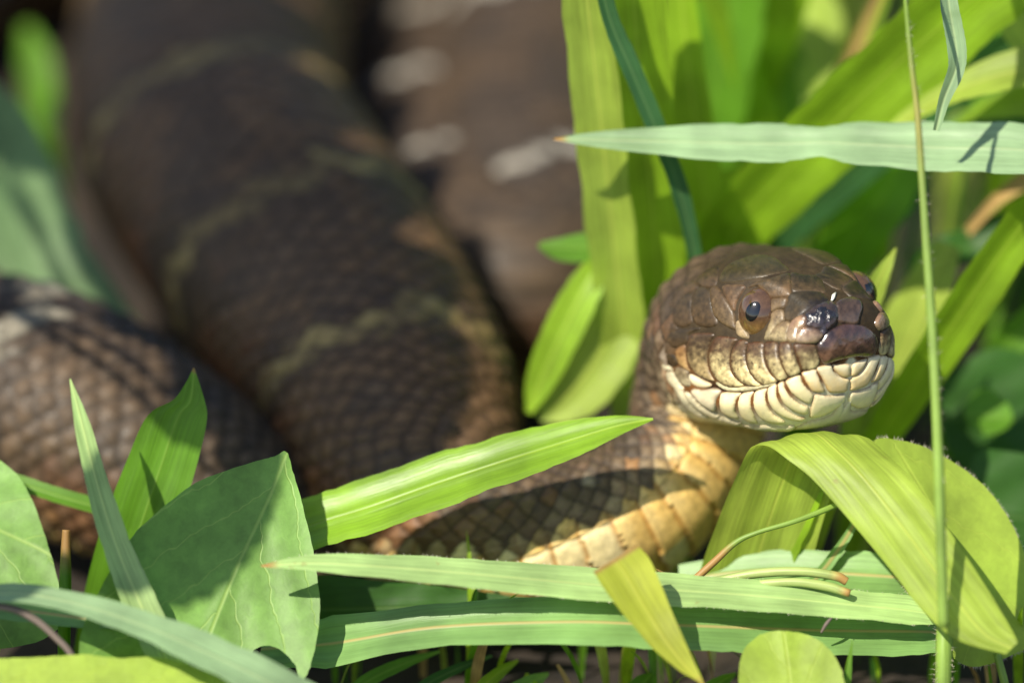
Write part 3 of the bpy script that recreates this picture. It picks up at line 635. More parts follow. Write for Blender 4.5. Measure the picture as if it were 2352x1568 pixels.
# ------------------------------------------------------------------ plants
def blade_mesh(pts, roll=0.0, keel=0.12, n=7, m=9, dry=(0.0, 0.0), wav=0.0, seed=1):
    """pts rows: px, py, depth, apparent width px [, roll]; returns verts, faces, uv (across cm, along cm, dryness)"""
    p = np.array([list(q) + ([roll] if len(q) == 4 else []) for q in pts], float)
    c3 = np.array([P(*q[:3]) for q in p])
    q = catmull(np.column_stack([c3, p[:, 3:], p[:, 2]]), n)
    c = q[:, :3]; wd = np.maximum(q[:, 3], 0.5) / 147 * (D + q[:, 5]) / D; ro = np.radians(q[:, 4])
    tg = np.gradient(c, axis=0); tg /= np.maximum(np.linalg.norm(tg, axis=1), 1e-9)[:, None]
    vw = c - CAMP; vw /= np.linalg.norm(vw, axis=1)[:, None]
    wi = np.cross(vw, tg); wi /= np.maximum(np.linalg.norm(wi, axis=1), 1e-9)[:, None]
    horiz = np.abs(tg @ RV).mean() > np.abs(tg @ UV_).mean()
    up = wi * (1 if (wi @ (UV_ if horiz else RV)).mean() > 0 else -1)
    dp = np.cross(tg, up); dp *= np.where((dp * vw).sum(1) < 0, -1, 1)[:, None]
    W = up * np.cos(ro)[:, None] + dp * np.sin(ro)[:, None]
    Nn = np.cross(tg, W)
    Nn *= np.where((Nn * -vw).sum(1) < 0, -1, 1)[:, None]
    wd = wd / np.maximum(np.cos(ro), 0.3)
    L = np.concatenate([[0], np.cumsum(np.linalg.norm(np.diff(c, axis=0), axis=1))])
    u = np.linspace(-1, 1, m)
    rr = np.random.default_rng(seed)
    prof = keel * (np.abs(u) ** 1.3) + 0.012 * np.cos(u * 9)
    w1 = rr.uniform(0, 6); wave = wav * np.sin(L * rr.uniform(1.2, 2.2) + w1)
    ed = 1 + 0.03 * np.sin(L * 5 + w1) + 0.02 * rr.standard_normal(len(L))
    v = c[:, None] + W[:, None] * (u[None, :, None] * (wd * ed)[:, None, None] / 2) + Nn[:, None] * ((prof[None] * wd[:, None] + wave[:, None] * u[None] * wd[:, None])[..., None])
    dryv = np.clip(1 - L / max(dry[0], 1e-6), 0, 1) if dry[0] > 0 else 0 * L
    dryv = dryv + (np.clip(1 - (L[-1] - L) / dry[1], 0, 1) if dry[1] > 0 else 0)
    uv = np.zeros((len(L), m, 3)); uv[..., 0] = u[None] * wd[:, None] / 2; uv[..., 1] = L[:, None]; uv[..., 2] = np.clip(dryv * 1.6, 0, 1)[:, None]
    return v.reshape(-1, 3), grid_faces(len(L), m), uv.reshape(-1, 3)
NB = [0]
def blade(label, mat, pts, roll=0.0, keel=0.12, name='grass_leaf', cat='leaf', group=None, hairs=0, **kw):
    NB[0] += 1
    v, f, uv = blade_mesh(pts, roll, keel, seed=NB[0], **kw)
    o = mesh_obj(name, v, f, M[mat], uv=uv)
    tag(o, label, cat, group)
    if hairs:
        m = kw.get('m', 9); vv = v.reshape(-1, m, 3); add_hairs(o, np.vstack([vv[:, 0], vv[::-1, -1]]), hairs, vv.mean((0, 1)), (.02, .06))
    return o
def add_hairs(parent, line, count, centre, ln=(.06, .16), outw=None):
    """fine hairs standing off an edge: thin three-sided spikes"""
    seg = np.linalg.norm(np.diff(line, axis=0), axis=1); arc_ = np.concatenate([[0], np.cumsum(seg)])
    s_ = rng.uniform(0, arc_[-1], count); b0 = np.stack([np.interp(s_, arc_, line[:, k]) for k in range(3)], 1)
    k = np.clip(np.searchsorted(arc_, s_), 1, len(line) - 1); tg = line[k] - line[k - 1]; tg /= np.maximum(np.linalg.norm(tg, axis=1), 1e-9)[:, None]
    od = b0 - centre; od -= (od * tg).sum(1)[:, None] * tg; od /= np.maximum(np.linalg.norm(od, axis=1), 1e-9)[:, None]
    dr = od + tg * rng.normal(0, .45, (count, 1)) + rng.normal(0, .25, (count, 3)); dr /= np.linalg.norm(dr, axis=1)[:, None]
    tip = b0 + dr * rng.uniform(ln[0], ln[1], (count, 1)); sd = np.cross(dr, FV); sd /= np.maximum(np.linalg.norm(sd, axis=1), 1e-9)[:, None]
    r = 0.003
    v = np.stack([b0 + sd * r, b0 - sd * r, b0 + FV * r, tip], 1).reshape(-1, 3)
    i = np.arange(count)[:, None] * 4
    f = np.concatenate([i + np.array([[0, 1, 3]]), i + np.array([[1, 2, 3]]), i + np.array([[2, 0, 3]])])
    h = mesh_obj('hair', v, f, M['hair'], parent, uv=np.zeros((len(v), 3)), smooth=False)
    h['kind'] = 'stuff'
def leaf(label, mat, outline, rib, depth, name='broad_leaf', cat='leaf', group=None, step=16, sm=6, cup=0.0, hairs=0, stalk=None, bumps=.012, stalkmat='stem', flipcup=1, ln=(.06, .16)):
    """outline and midrib in px; depth = function (px, py) -> cm"""
    poly = catmull(np.array(outline, float), sm, closed=True)
    poly = poly + (rng.normal(0, .6, poly.shape))
    v, f = tri_patch(poly, step)
    rb = catmull(np.array(rib, float), 12); seg = np.linalg.norm(np.diff(rb, axis=0), axis=1); al = np.concatenate([[0], np.cumsum(seg)])
    d2 = np.linalg.norm(v[:, None] - rb[None], axis=2); k = d2.argmin(1)
    tg = np.gradient(rb, axis=0)[k]; rel_ = v - rb[k]; sg = np.sign(tg[:, 0] * rel_[:, 1] - tg[:, 1] * rel_[:, 0])
    # exact distance to the rib polyline
    dm = np.full(len(v), 1e9)
    for i in range(len(rb) - 1):
        ab = rb[i + 1] - rb[i]; t = np.clip(((v - rb[i]) @ ab) / max(ab @ ab, 1e-9), 0, 1); dm = np.minimum(dm, np.linalg.norm(v - rb[i] - t[:, None] * ab, axis=1))
    uu = sg * dm / 147; vv_ = al[k] / 147
    dep = np.array([depth(x, y) for x, y in v]) - cup * uu ** 2 * flipcup + bumps * np.cos((vv_ - np.abs(uu) * 1.5) * 2 * np.pi / 1.1) - .04 * np.exp(-(uu / .06) ** 2) * flipcup
    p3 = np.array([P(x, y, d) for (x, y), d in zip(v, dep)])
    a, b, c = p3[f[0][0]], p3[f[0][1]], p3[f[0][2]]
    if np.cross(b - a, c - a) @ (CAMP - a) < 0: f = [q[::-1] for q in f]
    uv = np.column_stack([uu, vv_, np.zeros(len(v))])
    o = mesh_obj(name, p3, f, M[mat], uv=uv)
    tag(o, label, cat, group)
    if stalk is not None:
        st_v, st_f, st_uv = tube_mesh([P(*q[:3]) for q in stalk], [q[3] for q in stalk])
        s = mesh_obj('stalk', st_v, st_f, M[stalkmat], o, uv=st_uv)
    if hairs:
        dd = np.array([depth(x, y) for x, y in poly]); l3 = np.array([P(x, y, q) for (x, y), q in zip(poly, dd)])
        # use the real edge heights
        n_ = len(poly); l3 = p3[:n_] if len(p3) >= n_ else l3
        add_hairs(o, np.vstack([l3, l3[:1]]), hairs, p3.mean(0), ln)
    return o
def tube_mesh(pts, radii, n=8, m=10):
    q = catmull(np.column_stack([np.array(pts), np.array(radii)]), n); c = q[:, :3]; r = np.maximum(q[:, 3], .004)
    tg = np.gradient(c, axis=0); tg /= np.maximum(np.linalg.norm(tg, axis=1), 1e-9)[:, None]
    a = np.cross(tg, np.array([.31, .77, .55])); a /= np.linalg.norm(a, axis=1)[:, None]; b = np.cross(tg, a)
    th = np.linspace(0, 2 * np.pi, m, endpoint=False)
    v = c[:, None] + r[:, None, None] * (np.cos(th)[None, :, None] * a[:, None] + np.sin(th)[None, :, None] * b[:, None])
    L = np.concatenate([[0], np.cumsum(np.linalg.norm(np.diff(c, axis=0), axis=1))])
    uv = np.zeros((len(c), m, 3)); uv[..., 0] = .1 + np.sin(th)[None] * r[:, None]; uv[..., 1] = L[:, None]
    f = grid_faces(len(c), m, wrap=True).tolist() + [list(range(m))[::-1], [(len(c) - 1) * m + k for k in range(m)]]
    return v.reshape(-1, 3), f, uv.reshape(-1, 3)
def stem(label, mat, pts, name='stem', cat='stem', dry=None, group=None, hairs=0):
    v, f, uv = tube_mesh([P(*q[:3]) for q in pts], [q[3] / 147 for q in pts])
    if dry is not None: uv[:, 2] = dry(uv[:, 1])
    o = mesh_obj(name, v, f, M[mat], uv=uv); tag(o, label, cat, group)
    if hairs:
        vv = v.reshape(-1, 10, 3); c = vv.mean(1)
        for k in (0, 3, 5, 8): add_hairs(o, vv[:, k], hairs // 4, c.mean(0) - FV * 0.0, (.05, .12))
    return o

def ribbon(label, mat, rows, keel=.1, name='grass_leaf', cat='leaf', n=8, m=13, dry=(0, 0)):
    """rows: left edge px, py, depth, right edge px, py, depth"""
    E = np.array([np.concatenate([P(*r[:3]), P(*r[3:6])]) for r in rows]); q = catmull(E, n); l, r = q[:, :3], q[:, 3:]
    c = (l + r) / 2; tg = np.gradient(c, axis=0); W = r - l; Nn = np.cross(tg, W); Nn /= np.maximum(np.linalg.norm(Nn, axis=1), 1e-9)[:, None]
    if (Nn[:3] @ -FV).mean() < 0: Nn = -Nn
    wd = np.linalg.norm(W, axis=1); u = np.linspace(-1, 1, m); L = np.concatenate([[0], np.cumsum(np.linalg.norm(np.diff(c, axis=0), axis=1))])
    v = c[:, None] + W[:, None] * (u[None, :, None] / 2) + Nn[:, None] * ((keel * (np.abs(u) ** 1.3)[None] * wd[:, None] + .012 * np.cos(u * 11)[None] * wd[:, None])[..., None])
    uv = np.zeros((len(L), m, 3)); uv[..., 0] = u[None] * wd[:, None] / 2; uv[..., 1] = L[:, None]
    dv = 0 * L
    if dry[0]: dv = dv + np.clip(1 - L / dry[0], 0, 1)
    if dry[1]: dv = dv + np.clip(1 - (L[-1] - L) / dry[1], 0, 1)
    uv[..., 2] = np.clip(dv * 1.5, 0, 1)[:, None]
    return tag(mesh_obj(name, v.reshape(-1, 3), grid_faces(len(L), m), M[mat], uv=uv.reshape(-1, 3)), label, cat)
# ---- blades and leaves in front and beside the head
blade('pale blue-green grass blade lying level above the head of the snake', 'glauc',
      [(1272, 320, 2.2, 3), (1350, 321, 2.2, 30), (1500, 325, 2.15, 62), (1680, 330, 2.1, 88), (1800, 331, 2.05, 84), (1890, 328, 2.0, 70), (1970, 332, 1.95, 96), (2150, 340, 1.8, 112), (2352, 346, 1.6, 116), (2600, 380, 1.6, 116), (2850, 560, 2.6, 110), (2980, 1000, 6, 90), G(3020, 1400, 60)],
      roll=38, keel=.05, dry=(.25, 0), m=13)
blade('light green grass blade with fine tip lying level below the neck', 'glaucg',
      [(600, 1299, -.9, 4), (700, 1292, -.85, 34), (820, 1297, -.8, 50), (1000, 1310, -.7, 62), (1200, 1328, -.6, 72), (1400, 1345, -.5, 75), (1700, 1365, -.3, 72), (2000, 1392, -.1, 66), (2110, 1404, 0, 60), (2172, 1418, 0, 34)],
      roll=42, keel=.03, dry=(.3, 0), hairs=260, m=11)
blade('wide grass blade with tan midrib, lowest of the level blades', 'glauc2',
      [(600, 1490, .9, 100), (760, 1478, .4, 112), (1000, 1440, -.15, 98), (1300, 1428, -.5, 112), (1500, 1434, -.45, 122), (1700, 1441, -.1, 124), (1900, 1448, .2, 122), (2090, 1450, .3, 118), (2166, 1452, .3, 100)],
      roll=35, keel=.08, m=13)
blade('blue-green grass blade showing a dark stripe shadow behind the cut stalks', 'glauc2',
      [(1560, 1330, 1.9, 60), (1750, 1310, 1.6, 80), (1950, 1318, 1.3, 95), (2120, 1330, 1.2, 90), (2300, 1350, 1.2, 80), (2500, 1420, 1.5, 60)], roll=30)
blade('thin pale grass blade leaning beside the dark gap under the bent blade', 'glauc2', [(1968, 1192, 1.3, 16), (1940, 1240, 1.25, 20), (1905, 1290, 1.2, 26), (1860, 1350, 1.3, 30), (1820, 1440, 1.6, 30)], roll=10)
blade('bright green grass blade crossing in front of the neck, with a glossy patch', 'gloss',
      [(1500, 962, .9, 5), (1420, 978, .9, 46), (1300, 1015, .9, 88), (1150, 1062, .9, 112), (1000, 1112, 1.0, 122), (850, 1165, 1.1, 124), (700, 1212, 1.2, 118), (560, 1270, 1.5, 105), (470, 1380, 2.5, 80), G(440, 1560, 60)],
      roll=36, keel=.07, m=13)
blade('upright narrow grass blade with sharp tip in front of the large veined leaf', 'glaucg',
      [(161, 870, -.6, 3), (185, 960, -.6, 32), (215, 1080, -.6, 50), (250, 1200, -.7, 62), (290, 1310, -.8, 72), (340, 1425, -.9, 80), (395, 1540, -1.0, 80), (430, 1640, -.9, 70), (450, 1800, -.7, 60)], roll=5, keel=.1)
blade('blue-green grass blade arching over the bottom of the large veined leaf', 'glauc',
      [(-420, 1500, -.6, 50), (-200, 1400, -1.2, 48), (0, 1362, -1.5, 42), (160, 1382, -1.7, 50), (340, 1440, -1.9, 66), (500, 1510, -2.0, 84), (640, 1580, -2.1, 92), (800, 1680, -2.0, 90), (950, 1850, -1.5, 80)], roll=40, keel=.06)
blade('flat pale grass blade under the arching blue-green blade', 'glauc2', [(-260, 1360, -.2, 40), (-60, 1385, -.4, 60), (120, 1410, -.6, 56), (260, 1428, -.7, 34), (345, 1440, -.8, 8)], roll=30)
ribbon('yellow-green torn leaf piece crossing both level blades', 'yellow', [(1362, 1313, -1.3, 1462, 1252, -1.2), (1385, 1352, -1.35, 1490, 1285, -1.2), (1420, 1400, -1.4, 1515, 1340, -1.25), (1455, 1440, -1.4, 1540, 1400, -1.3), (1500, 1490, -1.45, 1567, 1460, -1.4), (1560, 1540, -1.5, 1594, 1520, -1.45), (1604, 1566, -1.5, 1613, 1558, -1.5), (1625, 1600, -1.5, 1629, 1598, -1.5)], keel=.12, name='torn_leaf', dry=(.08, .4))
# bent broad blade under the chin: rises, folds over and hangs down to the right
ribbon('broad lime grass blade bent over under the chin of the snake', 'lime', [(1570, 1480, 2.6, 1780, 1500, 2.6), (1605, 1310, 1.9, 1850, 1320, 1.9), (1650, 1180, 1.4, 1885, 1200, 1.5), (1690, 1080, 1.0, 1915, 1100, 1.2), (1716, 1020, .65, 1945, 1020, .9), (1732, 1002, .35, 1966, 986, .6), (1762, 1004, .05, 1992, 985, .2), (1800, 1032, -.25, 2032, 1022, -.2), (1862, 1088, -.5, 2080, 1076, -.6), (1950, 1190, -.8, 2142, 1158, -.9), (2040, 1300, -1.0, 2206, 1256, -1.1), (2120, 1400, -1.2, 2270, 1352, -1.2), (2200, 1468, -1.3, 2322, 1440, -1.3), (2310, 1502, -1.35, 2338, 1474, -1.35)], keel=.09, n=10, m=17)
blade('green ribbed grass blade standing behind the fold of the bent lime blade', 'bright',
      [G(1660, 1420, 110), (1730, 1330, 2.2, 130), (1790, 1220, 1.8, 140), (1850, 1110, 1.4, 110), (1900, 1040, 1.2, 60), (1925, 1010, 1.1, 10)], roll=-20, keel=.15)
blade('lime grass blade beside the ribbed blade, edge on to the dark gap', 'lime', [G(1800, 1400, 50), (1840, 1300, 2.6, 56), (1880, 1200, 2.3, 50), (1915, 1120, 2.0, 30), (1930, 1080, 1.9, 6)], roll=20)
leaf('large rounded lime leaf with a fringe of dark hairs behind the bent blade', 'broadlime',
     [(2010, 1010), (2100, 1018), (2180, 1055), (2260, 1115), (2320, 1195), (2360, 1290), (2385, 1400), (2360, 1480), (2330, 1500), (2250, 1530), (2190, 1510), (2120, 1420), (2050, 1290), (2010, 1180), (1990, 1080)],
     [(2060, 1030), (2150, 1180), (2230, 1330), (2290, 1500)], lambda x, y: .9 + (x - 2180) / 147 * .35 - (y - 1250) / 147 * .25, cup=.12, ln=(.03, .085), hairs=480, stalk=[(2290, 1500, .5, .06), (2310, 1580, .6, .07), (2330, 1700, 1.0, .08), (2340, 1900, 1.5, .09)])
leaf('small round leaf half in shadow in front of the lowest level blade', 'broadlime' if False else 'broad2' if 'broad2' in M else 'broadlime',
     [(1800, 1448), (1868, 1462), (1920, 1510), (1940, 1575), (1925, 1650), (1860, 1700), (1780, 1700), (1715, 1650), (1697, 1570), (1705, 1500), (1745, 1458)],
     [(1820, 1700), (1815, 1570), (1800, 1452)], lambda x, y: -1.1 + (y - 1570) / 147 * -.35, cup=.1, stalk=[(1820, 1700, -1.4, .04), (1825, 1780, -1.0, .05), (1830, 1950, -.6, .05)])
leaf('large pointed leaf with pale veins, hairy edge and a bite hole', 'broad',
     [(658, 1037), (672, 1080), (690, 1140), (705, 1200), (722, 1280), (735, 1380), (730, 1450), (715, 1520), (700, 1556), (688, 1560), (680, 1530), (655, 1500), (620, 1482), (585, 1490), (575, 1530), (560, 1600), (480, 1650), (360, 1640), (260, 1600), (195, 1540), (182, 1480), (205, 1400), (235, 1345), (270, 1280), (315, 1218), (385, 1155), (450, 1108), (520, 1080), (590, 1058), (630, 1048)],
     [(656, 1045), (610, 1160), (545, 1300), (480, 1460), (420, 1620)], lambda x, y: -.1 + (y - 1300) / 147 * -.28 + (x - 450) / 147 * .1, cup=.10, sm=5, stalk=[(420, 1600, -.6, .05), (395, 1700, -.5, .07), (380, 1900, -.2, .08)])
leaf('broad shaded leaf with thick pale midrib at the left edge', 'broad',
     [(-160, 1030), (-40, 1040), (30, 1080), (70, 1140), (100, 1220), (130, 1320), (150, 1420), (60, 1480), (-120, 1480), (-240, 1380), (-260, 1180)],
     [(-260, 1130), (-60, 1195), (60, 1245), (190, 1312), (260, 1345)], lambda x, y: 1.2 + (y - 1250) / 147 * -.3, cup=.1)
ribbon('dark green grass blade with a torn notched tip by the coil', 'mid', [(444, 844, 1.1, 447, 846, 1.1), (425, 882, 1.1, 462, 892, 1.1), (398, 918, 1.1, 473, 930, 1.1), (352, 942, 1.1, 476, 955, 1.1), (325, 978, 1.15, 470, 1000, 1.1), (290, 1062, 1.25, 448, 1085, 1.2), (255, 1150, 1.35, 420, 1180, 1.3), (222, 1250, 1.5, 388, 1280, 1.5), (190, 1380, 1.8, 350, 1400, 1.8), (160, 1560, 2.4, 300, 1580, 2.4)], keel=.07, dry=(.1, 0), n=6)
blade('thin green grass blade slanting behind the upright narrow blade', 'mid', [(-120, 1060, 2.2, 26), (40, 1108, 2.0, 34), (140, 1140, 1.9, 36), (240, 1168, 1.9, 34), (330, 1200, 2.0, 26)], roll=20)
leaf('yellow-green leaf with ragged scorched edge at the bottom of the leaf clump', 'yellowbroad' if 'yellowbroad' in M else 'broadlime',
     [(-120, 1540), (0, 1512), (90, 1508), (190, 1502), (270, 1510), (350, 1508), (430, 1525), (520, 1560), (560, 1640), (500, 1760), (300, 1820), (60, 1800), (-120, 1720)],
     [(-100, 1640), (150, 1640), (520, 1640)], lambda x, y: -1.3 + (y - 1500) / 147 * -.55, cup=.05)
v, f, uv = tube_mesh([P(*q) for q in ((-160, 1400, -1.3), (-60, 1392, -1.35), (20, 1395, -1.4), (80, 1422, -1.4), (130, 1465, -1.35), (168, 1510, -1.3), (200, 1600, -1.2), (210, 1750, -.9))], [.05, .055, .06, .06, .055, .05, .04, .03])
tag(mesh_obj('dry_stalk', v, f, M['greydry'], uv=uv), 'grey curved dead stalk under the arching blue-green blade', 'stalk')
stem('short cut green stem with tan broken top among the left leaves', 'mid', [(152, 1216, -.1, 9), (151, 1260, -.1, 11), (150, 1330, -.1, 14), (148, 1420, 0, 15), (146, 1560, .4, 15)], dry=lambda v: np.clip(1.6 - v / .45, 0, 1))
# stems
stem('thin upright hairy grass stem standing in front of the bent lime blade', 'stem',
     [(2050, -180, -1.0, 3), (2075, -40, -1.1, 4), (2085, 60, -1.1, 5), (2095, 160, -1.15, 6.5), (2107, 260, -1.2, 7), (2117, 400, -1.3, 8.5), (2128, 560, -1.4, 10), (2140, 740, -1.5, 11), (2150, 920, -1.6, 11.5), (2157, 1100, -1.65, 12), (2163, 1300, -1.6, 12), (2168, 1440, -1.5, 13)],
     dry=lambda v: .45 * np.exp(-((v - 3.0) / .8) ** 2), hairs=200, name='grass_stalk')
stem('thick hairy stem at the end of the level blades', 'stem', [(2172, 1412, -.15, 15), (2170, 1450, -.2, 20), (2168, 1520, -.25, 20), (2166, 1620, -.2, 20), (2160, 1800, 0, 20)], hairs=260, name='grass_stalk')
blade('thin blue-green bent grass blade rising past the level pale blade', 'glauc',
      [(2150, 300, .8, 16), (2168, 230, .7, 26), (2195, 160, .6, 40), (2196, 110, .55, 44), (2186, 50, .5, 42), (2178, 0, .45, 40), (2165, -150, .5, 40), (2180, -400, 1.0, 34), (2300, -600, 2, 20)], roll=10, keel=.2)
stem('slender curled stalk, orange at its base, above the level blades', 'stem',
     [(1560, 1358, .5, 9), (1590, 1335, .45, 9), (1640, 1290, .4, 8.5), (1690, 1245, .35, 7), (1740, 1222, .3, 5.5), (1820, 1198, .3, 6), (1900, 1168, .4, 7), (1960, 1140, .6, 7)], dry=lambda v: smooth(1.25, .85, v), name='curled_stalk', cat='stalk')
stem('pale green cut stalk with a brown end, upper of the pair', 'stempale', [(1560, 1352, .3, 9), (1640, 1335, .2, 11), (1740, 1316, .1, 11), (1840, 1312, .0, 11), (1918, 1322, -.05, 11), (1945, 1335, -.05, 10)], dry=lambda v: smooth(2.35, 2.6, v), name='cut_stalk', cat='stalk')
stem('pale green cut stalk with a brown end, lower of the pair', 'stempale', [(1640, 1362, .1, 8), (1720, 1344, .0, 10), (1820, 1336, -.1, 10), (1900, 1346, -.15, 11), (1952, 1362, -.2, 9)], dry=lambda v: smooth(1.95, 2.15, v), name='cut_stalk', cat='stalk')
stem('small dark twig fragment lying on the lowest level blade', 'greydry', [(1886, 1452, -.35, 2.5), (1898, 1432, -.38, 4.5), (1913, 1414, -.35, 3)], name='twig', cat='twig')
blade('tiny upright grass blade in front of the lowest level blade', 'mid', [(1958, 1470, -.8, 2), (1952, 1510, -.8, 10), (1946, 1560, -.8, 17), (1938, 1640, -.75, 22), (1925, 1850, -.5, 22)], roll=10)
# ---- the tuft behind the head
TG = 'tall grass tuft right behind the head'
blade('tall lime grass blade with a reddish streak, edge of the tuft facing the coil', 'lime', [(1325, -250, 1.2, 90), (1345, -40, 1.9, 104), (1372, 200, 2.7, 112), (1396, 420, 3.4, 112), (1420, 640, 4.2, 110), (1450, 860, 5.0, 108), (1478, 1060, 5.8, 96), G(1500, 1320, 70)], roll=-14, keel=.22)
blade('tall bright green grass blade, middle of the tuft behind the head', 'bright', [(1440, -260, 1.6, 120), (1452, -40, 2.3, 128), (1470, 200, 3.0, 132), (1492, 420, 3.7, 130), (1510, 640, 4.5, 124), (1525, 860, 5.3, 112), (1535, 1060, 6.1, 96), G(1545, 1320, 70)], roll=18, keel=.18)
blade('narrow dark blue-green grass blade crossing the tuft', 'teal', [(1365, -120, 1.3, 30), (1400, 40, 1.7, 40), (1450, 160, 2.0, 44), (1500, 280, 2.35, 44), (1555, 420, 2.8, 40), (1590, 560, 3.2, 34), (1610, 700, 3.6, 28), (1620, 900, 4.6, 26), G(1630, 1240, 26)], roll=20)
blade('green grass blade leaning out of the tuft towards the coil', 'bright', [(1405, 560, 4.4, 40), (1345, 660, 4.3, 76), (1290, 770, 4.4, 90), (1240, 880, 4.6, 64), (1215, 948, 4.7, 16)], roll=-10, name='grass_leaf')
blade('wide yellow-green grass blade low in the tuft with rounded end', 'lime', [(1460, 620, 4.9, 60), (1420, 730, 4.7, 120), (1360, 840, 4.7, 150), (1290, 920, 4.8, 110), (1240, 962, 4.9, 20)], roll=12, keel=.2)
blade('bright grass blade in the tuft just above the crown of the head', 'bright', [(1560, -100, 4.2, 60), (1575, 100, 4.6, 84), (1600, 300, 5.0, 96), (1625, 480, 5.5, 96), (1640, 640, 6.2, 84), (1648, 900, 7.4, 70), G(1650, 1200, 60)], roll=-30)
leaf('small green leaf tip poking out between the coil and the tuft', 'mid', [(1236, 562), (1290, 545), (1350, 535), (1400, 550), (1380, 590), (1310, 602), (1265, 590)], [(1240, 565), (1400, 570)], lambda x, y: 4.3, bumps=0)
# diagonals to the upper right
blade('broad bright grass blade slanting up to the right behind the level pale blade', 'bright',
      [(2460, -200, 2.6, 170), (2300, -60, 3.0, 180), (2160, 60, 3.4, 184), (2020, 185, 3.8, 182), (1890, 310, 4.3, 178), (1780, 420, 4.8, 168), (1690, 520, 5.4, 150), (1620, 640, 6.2, 130), (1560, 800, 7.2, 110), G(1520, 1100, 80)], roll=22, keel=.12, m=11)
blade('dark teal grass blade slanting behind the broad bright blade', 'teal', [(2420, 40, 4.6, 80), (2260, 150, 4.9, 84), (2120, 250, 5.2, 84), (1990, 370, 5.6, 84), (1870, 470, 6.0, 82), (1760, 580, 6.5, 76), (1680, 720, 7.2, 70), G(1600, 1100, 50)], roll=30, keel=.1)
blade('yellow-green arching grass blade with orange edge at the right', 'lime', [(2700, 150, 2.2, 120), (2520, 140, 2.6, 112), (2352, 162, 3.0, 96), (2230, 196, 3.3, 66), (2120, 250, 3.7, 40), (2000, 330, 4.2, 20)], roll=40)
blade('bright grass blade slanting from the right edge down behind the eye', 'bright', [(2600, 260, 2.0, 70), (2450, 410, 2.3, 92), (2330, 540, 2.6, 100), (2220, 700, 3.0, 104), (2120, 850, 3.5, 96), (2040, 970, 4.0, 84), (1980, 1100, 4.8, 70), G(1930, 1330, 50)], roll=25, keel=.14)
blade('pale green grass blade behind the far eye, wide and soft', 'lime', [(2180, 560, 4.8, 60), (2130, 680, 4.9, 120), (2080, 800, 5.1, 140), (2030, 920, 5.4, 130), (1990, 1050, 6.0, 110), G(1960, 1300, 70)], roll=-20)
blade('small pointed lime grass tip beside the far eye', 'lime', [(2058, 570, 2.4, 4), (2035, 612, 2.4, 30), (2008, 665, 2.5, 50), (1980, 740, 2.7, 56), (1960, 860, 3.2, 50), G(1940, 1200, 40)], roll=10)
blade('green grass blade with a brown spot above the crown of the head', 'mid', [(2090, 360, 6.0, 110), (2010, 470, 6.2, 140), (1940, 580, 6.6, 140), (1880, 720, 7.2, 120), G(1820, 1050, 70)], roll=10, dry=(0, 0))
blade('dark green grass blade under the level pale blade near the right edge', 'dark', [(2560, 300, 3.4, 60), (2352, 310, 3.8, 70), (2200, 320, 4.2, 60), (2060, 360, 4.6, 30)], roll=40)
leaf('lime oval leaf standing in the thicket above the head', 'broadlime', [(1870, -40), (1930, 20), (1935, 110), (1900, 200), (1850, 232), (1825, 150), (1820, 40)], [(1860, -40), (1870, 90), (1852, 230)], lambda x, y: 9.0 - (y - 100) / 147 * .4, bumps=0, stalk=[(1852, 225, 8.6, .05), (1845, 400, 9.6, .05), (1840, 800, 11.0, .06)])
blade('dry tan grass blade in the thicket above the head', 'dry', [(2060, -80, 8, 24), (1990, 60, 8.5, 26), (1930, 200, 9, 26), (1850, 420, 10, 24), G(1760, 900, 20)], roll=5)
blade('short tan dead grass blade behind the level pale blade at the right', 'dry', [(2500, 330, 4.4, 36), (2380, 400, 4.6, 40), (2290, 460, 5.0, 30), (2200, 560, 5.6, 16)], roll=10)
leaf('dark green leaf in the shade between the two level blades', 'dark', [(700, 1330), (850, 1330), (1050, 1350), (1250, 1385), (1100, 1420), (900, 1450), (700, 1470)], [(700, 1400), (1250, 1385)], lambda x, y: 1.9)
blade('wide green grass blade filling the thicket above the crown', 'mid', [(1720, -160, 6.8, 120), (1690, 0, 7.4, 160), (1650, 160, 8.0, 180), (1620, 330, 8.8, 170), (1600, 520, 9.8, 140), G(1580, 900, 90)], roll=-25)
blade('soft green grass blade slanting right in the thicket above the crown', 'bright', [(1850, -120, 7.2, 70), (1790, 40, 7.8, 110), (1720, 200, 8.4, 120), (1650, 360, 9.2, 110), G(1560, 850, 70)], roll=15)
blade('broad green grass blade standing upright above the crown of the head', 'soft', [(1760, 60, 8.6, 120), (1770, 200, 9.2, 190), (1780, 340, 9.8, 200), (1790, 480, 10.5, 180), G(1800, 860, 100)], roll=5)
blade('yellow-green grass blade crossing low behind the level pale blade', 'bright', [(1620, 420, 6.4, 60), (1700, 450, 6.5, 150), (1800, 440, 6.6, 170), (1900, 410, 6.8, 120), (2000, 380, 7.0, 40)], roll=20)
blade('lime grass blade at the top right corner slanting left', 'lime', [(2230, -60, 4.0, 30), (2300, 20, 4.1, 60), (2370, 110, 4.2, 80), (2480, 240, 4.5, 90), (2600, 480, 5.5, 80)], roll=10)
blade('wide green grass blade behind the orange-edged blade', 'bright', [(2700, 240, 4.6, 90), (2500, 250, 5.0, 110), (2350, 250, 5.4, 110), (2240, 280, 5.8, 60), (2160, 310, 6.2, 10)], roll=30)
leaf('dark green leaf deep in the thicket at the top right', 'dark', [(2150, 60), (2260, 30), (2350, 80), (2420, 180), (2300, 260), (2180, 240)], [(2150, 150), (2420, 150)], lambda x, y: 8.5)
leaf('deep green broad leaf in the shade right of the far eye', 'dark', [(2160, 900), (2230, 820), (2320, 800), (2420, 860), (2440, 1000), (2380, 1100), (2260, 1110), (2180, 1040)], [(2160, 960), (2440, 960)], lambda x, y: 5.5)
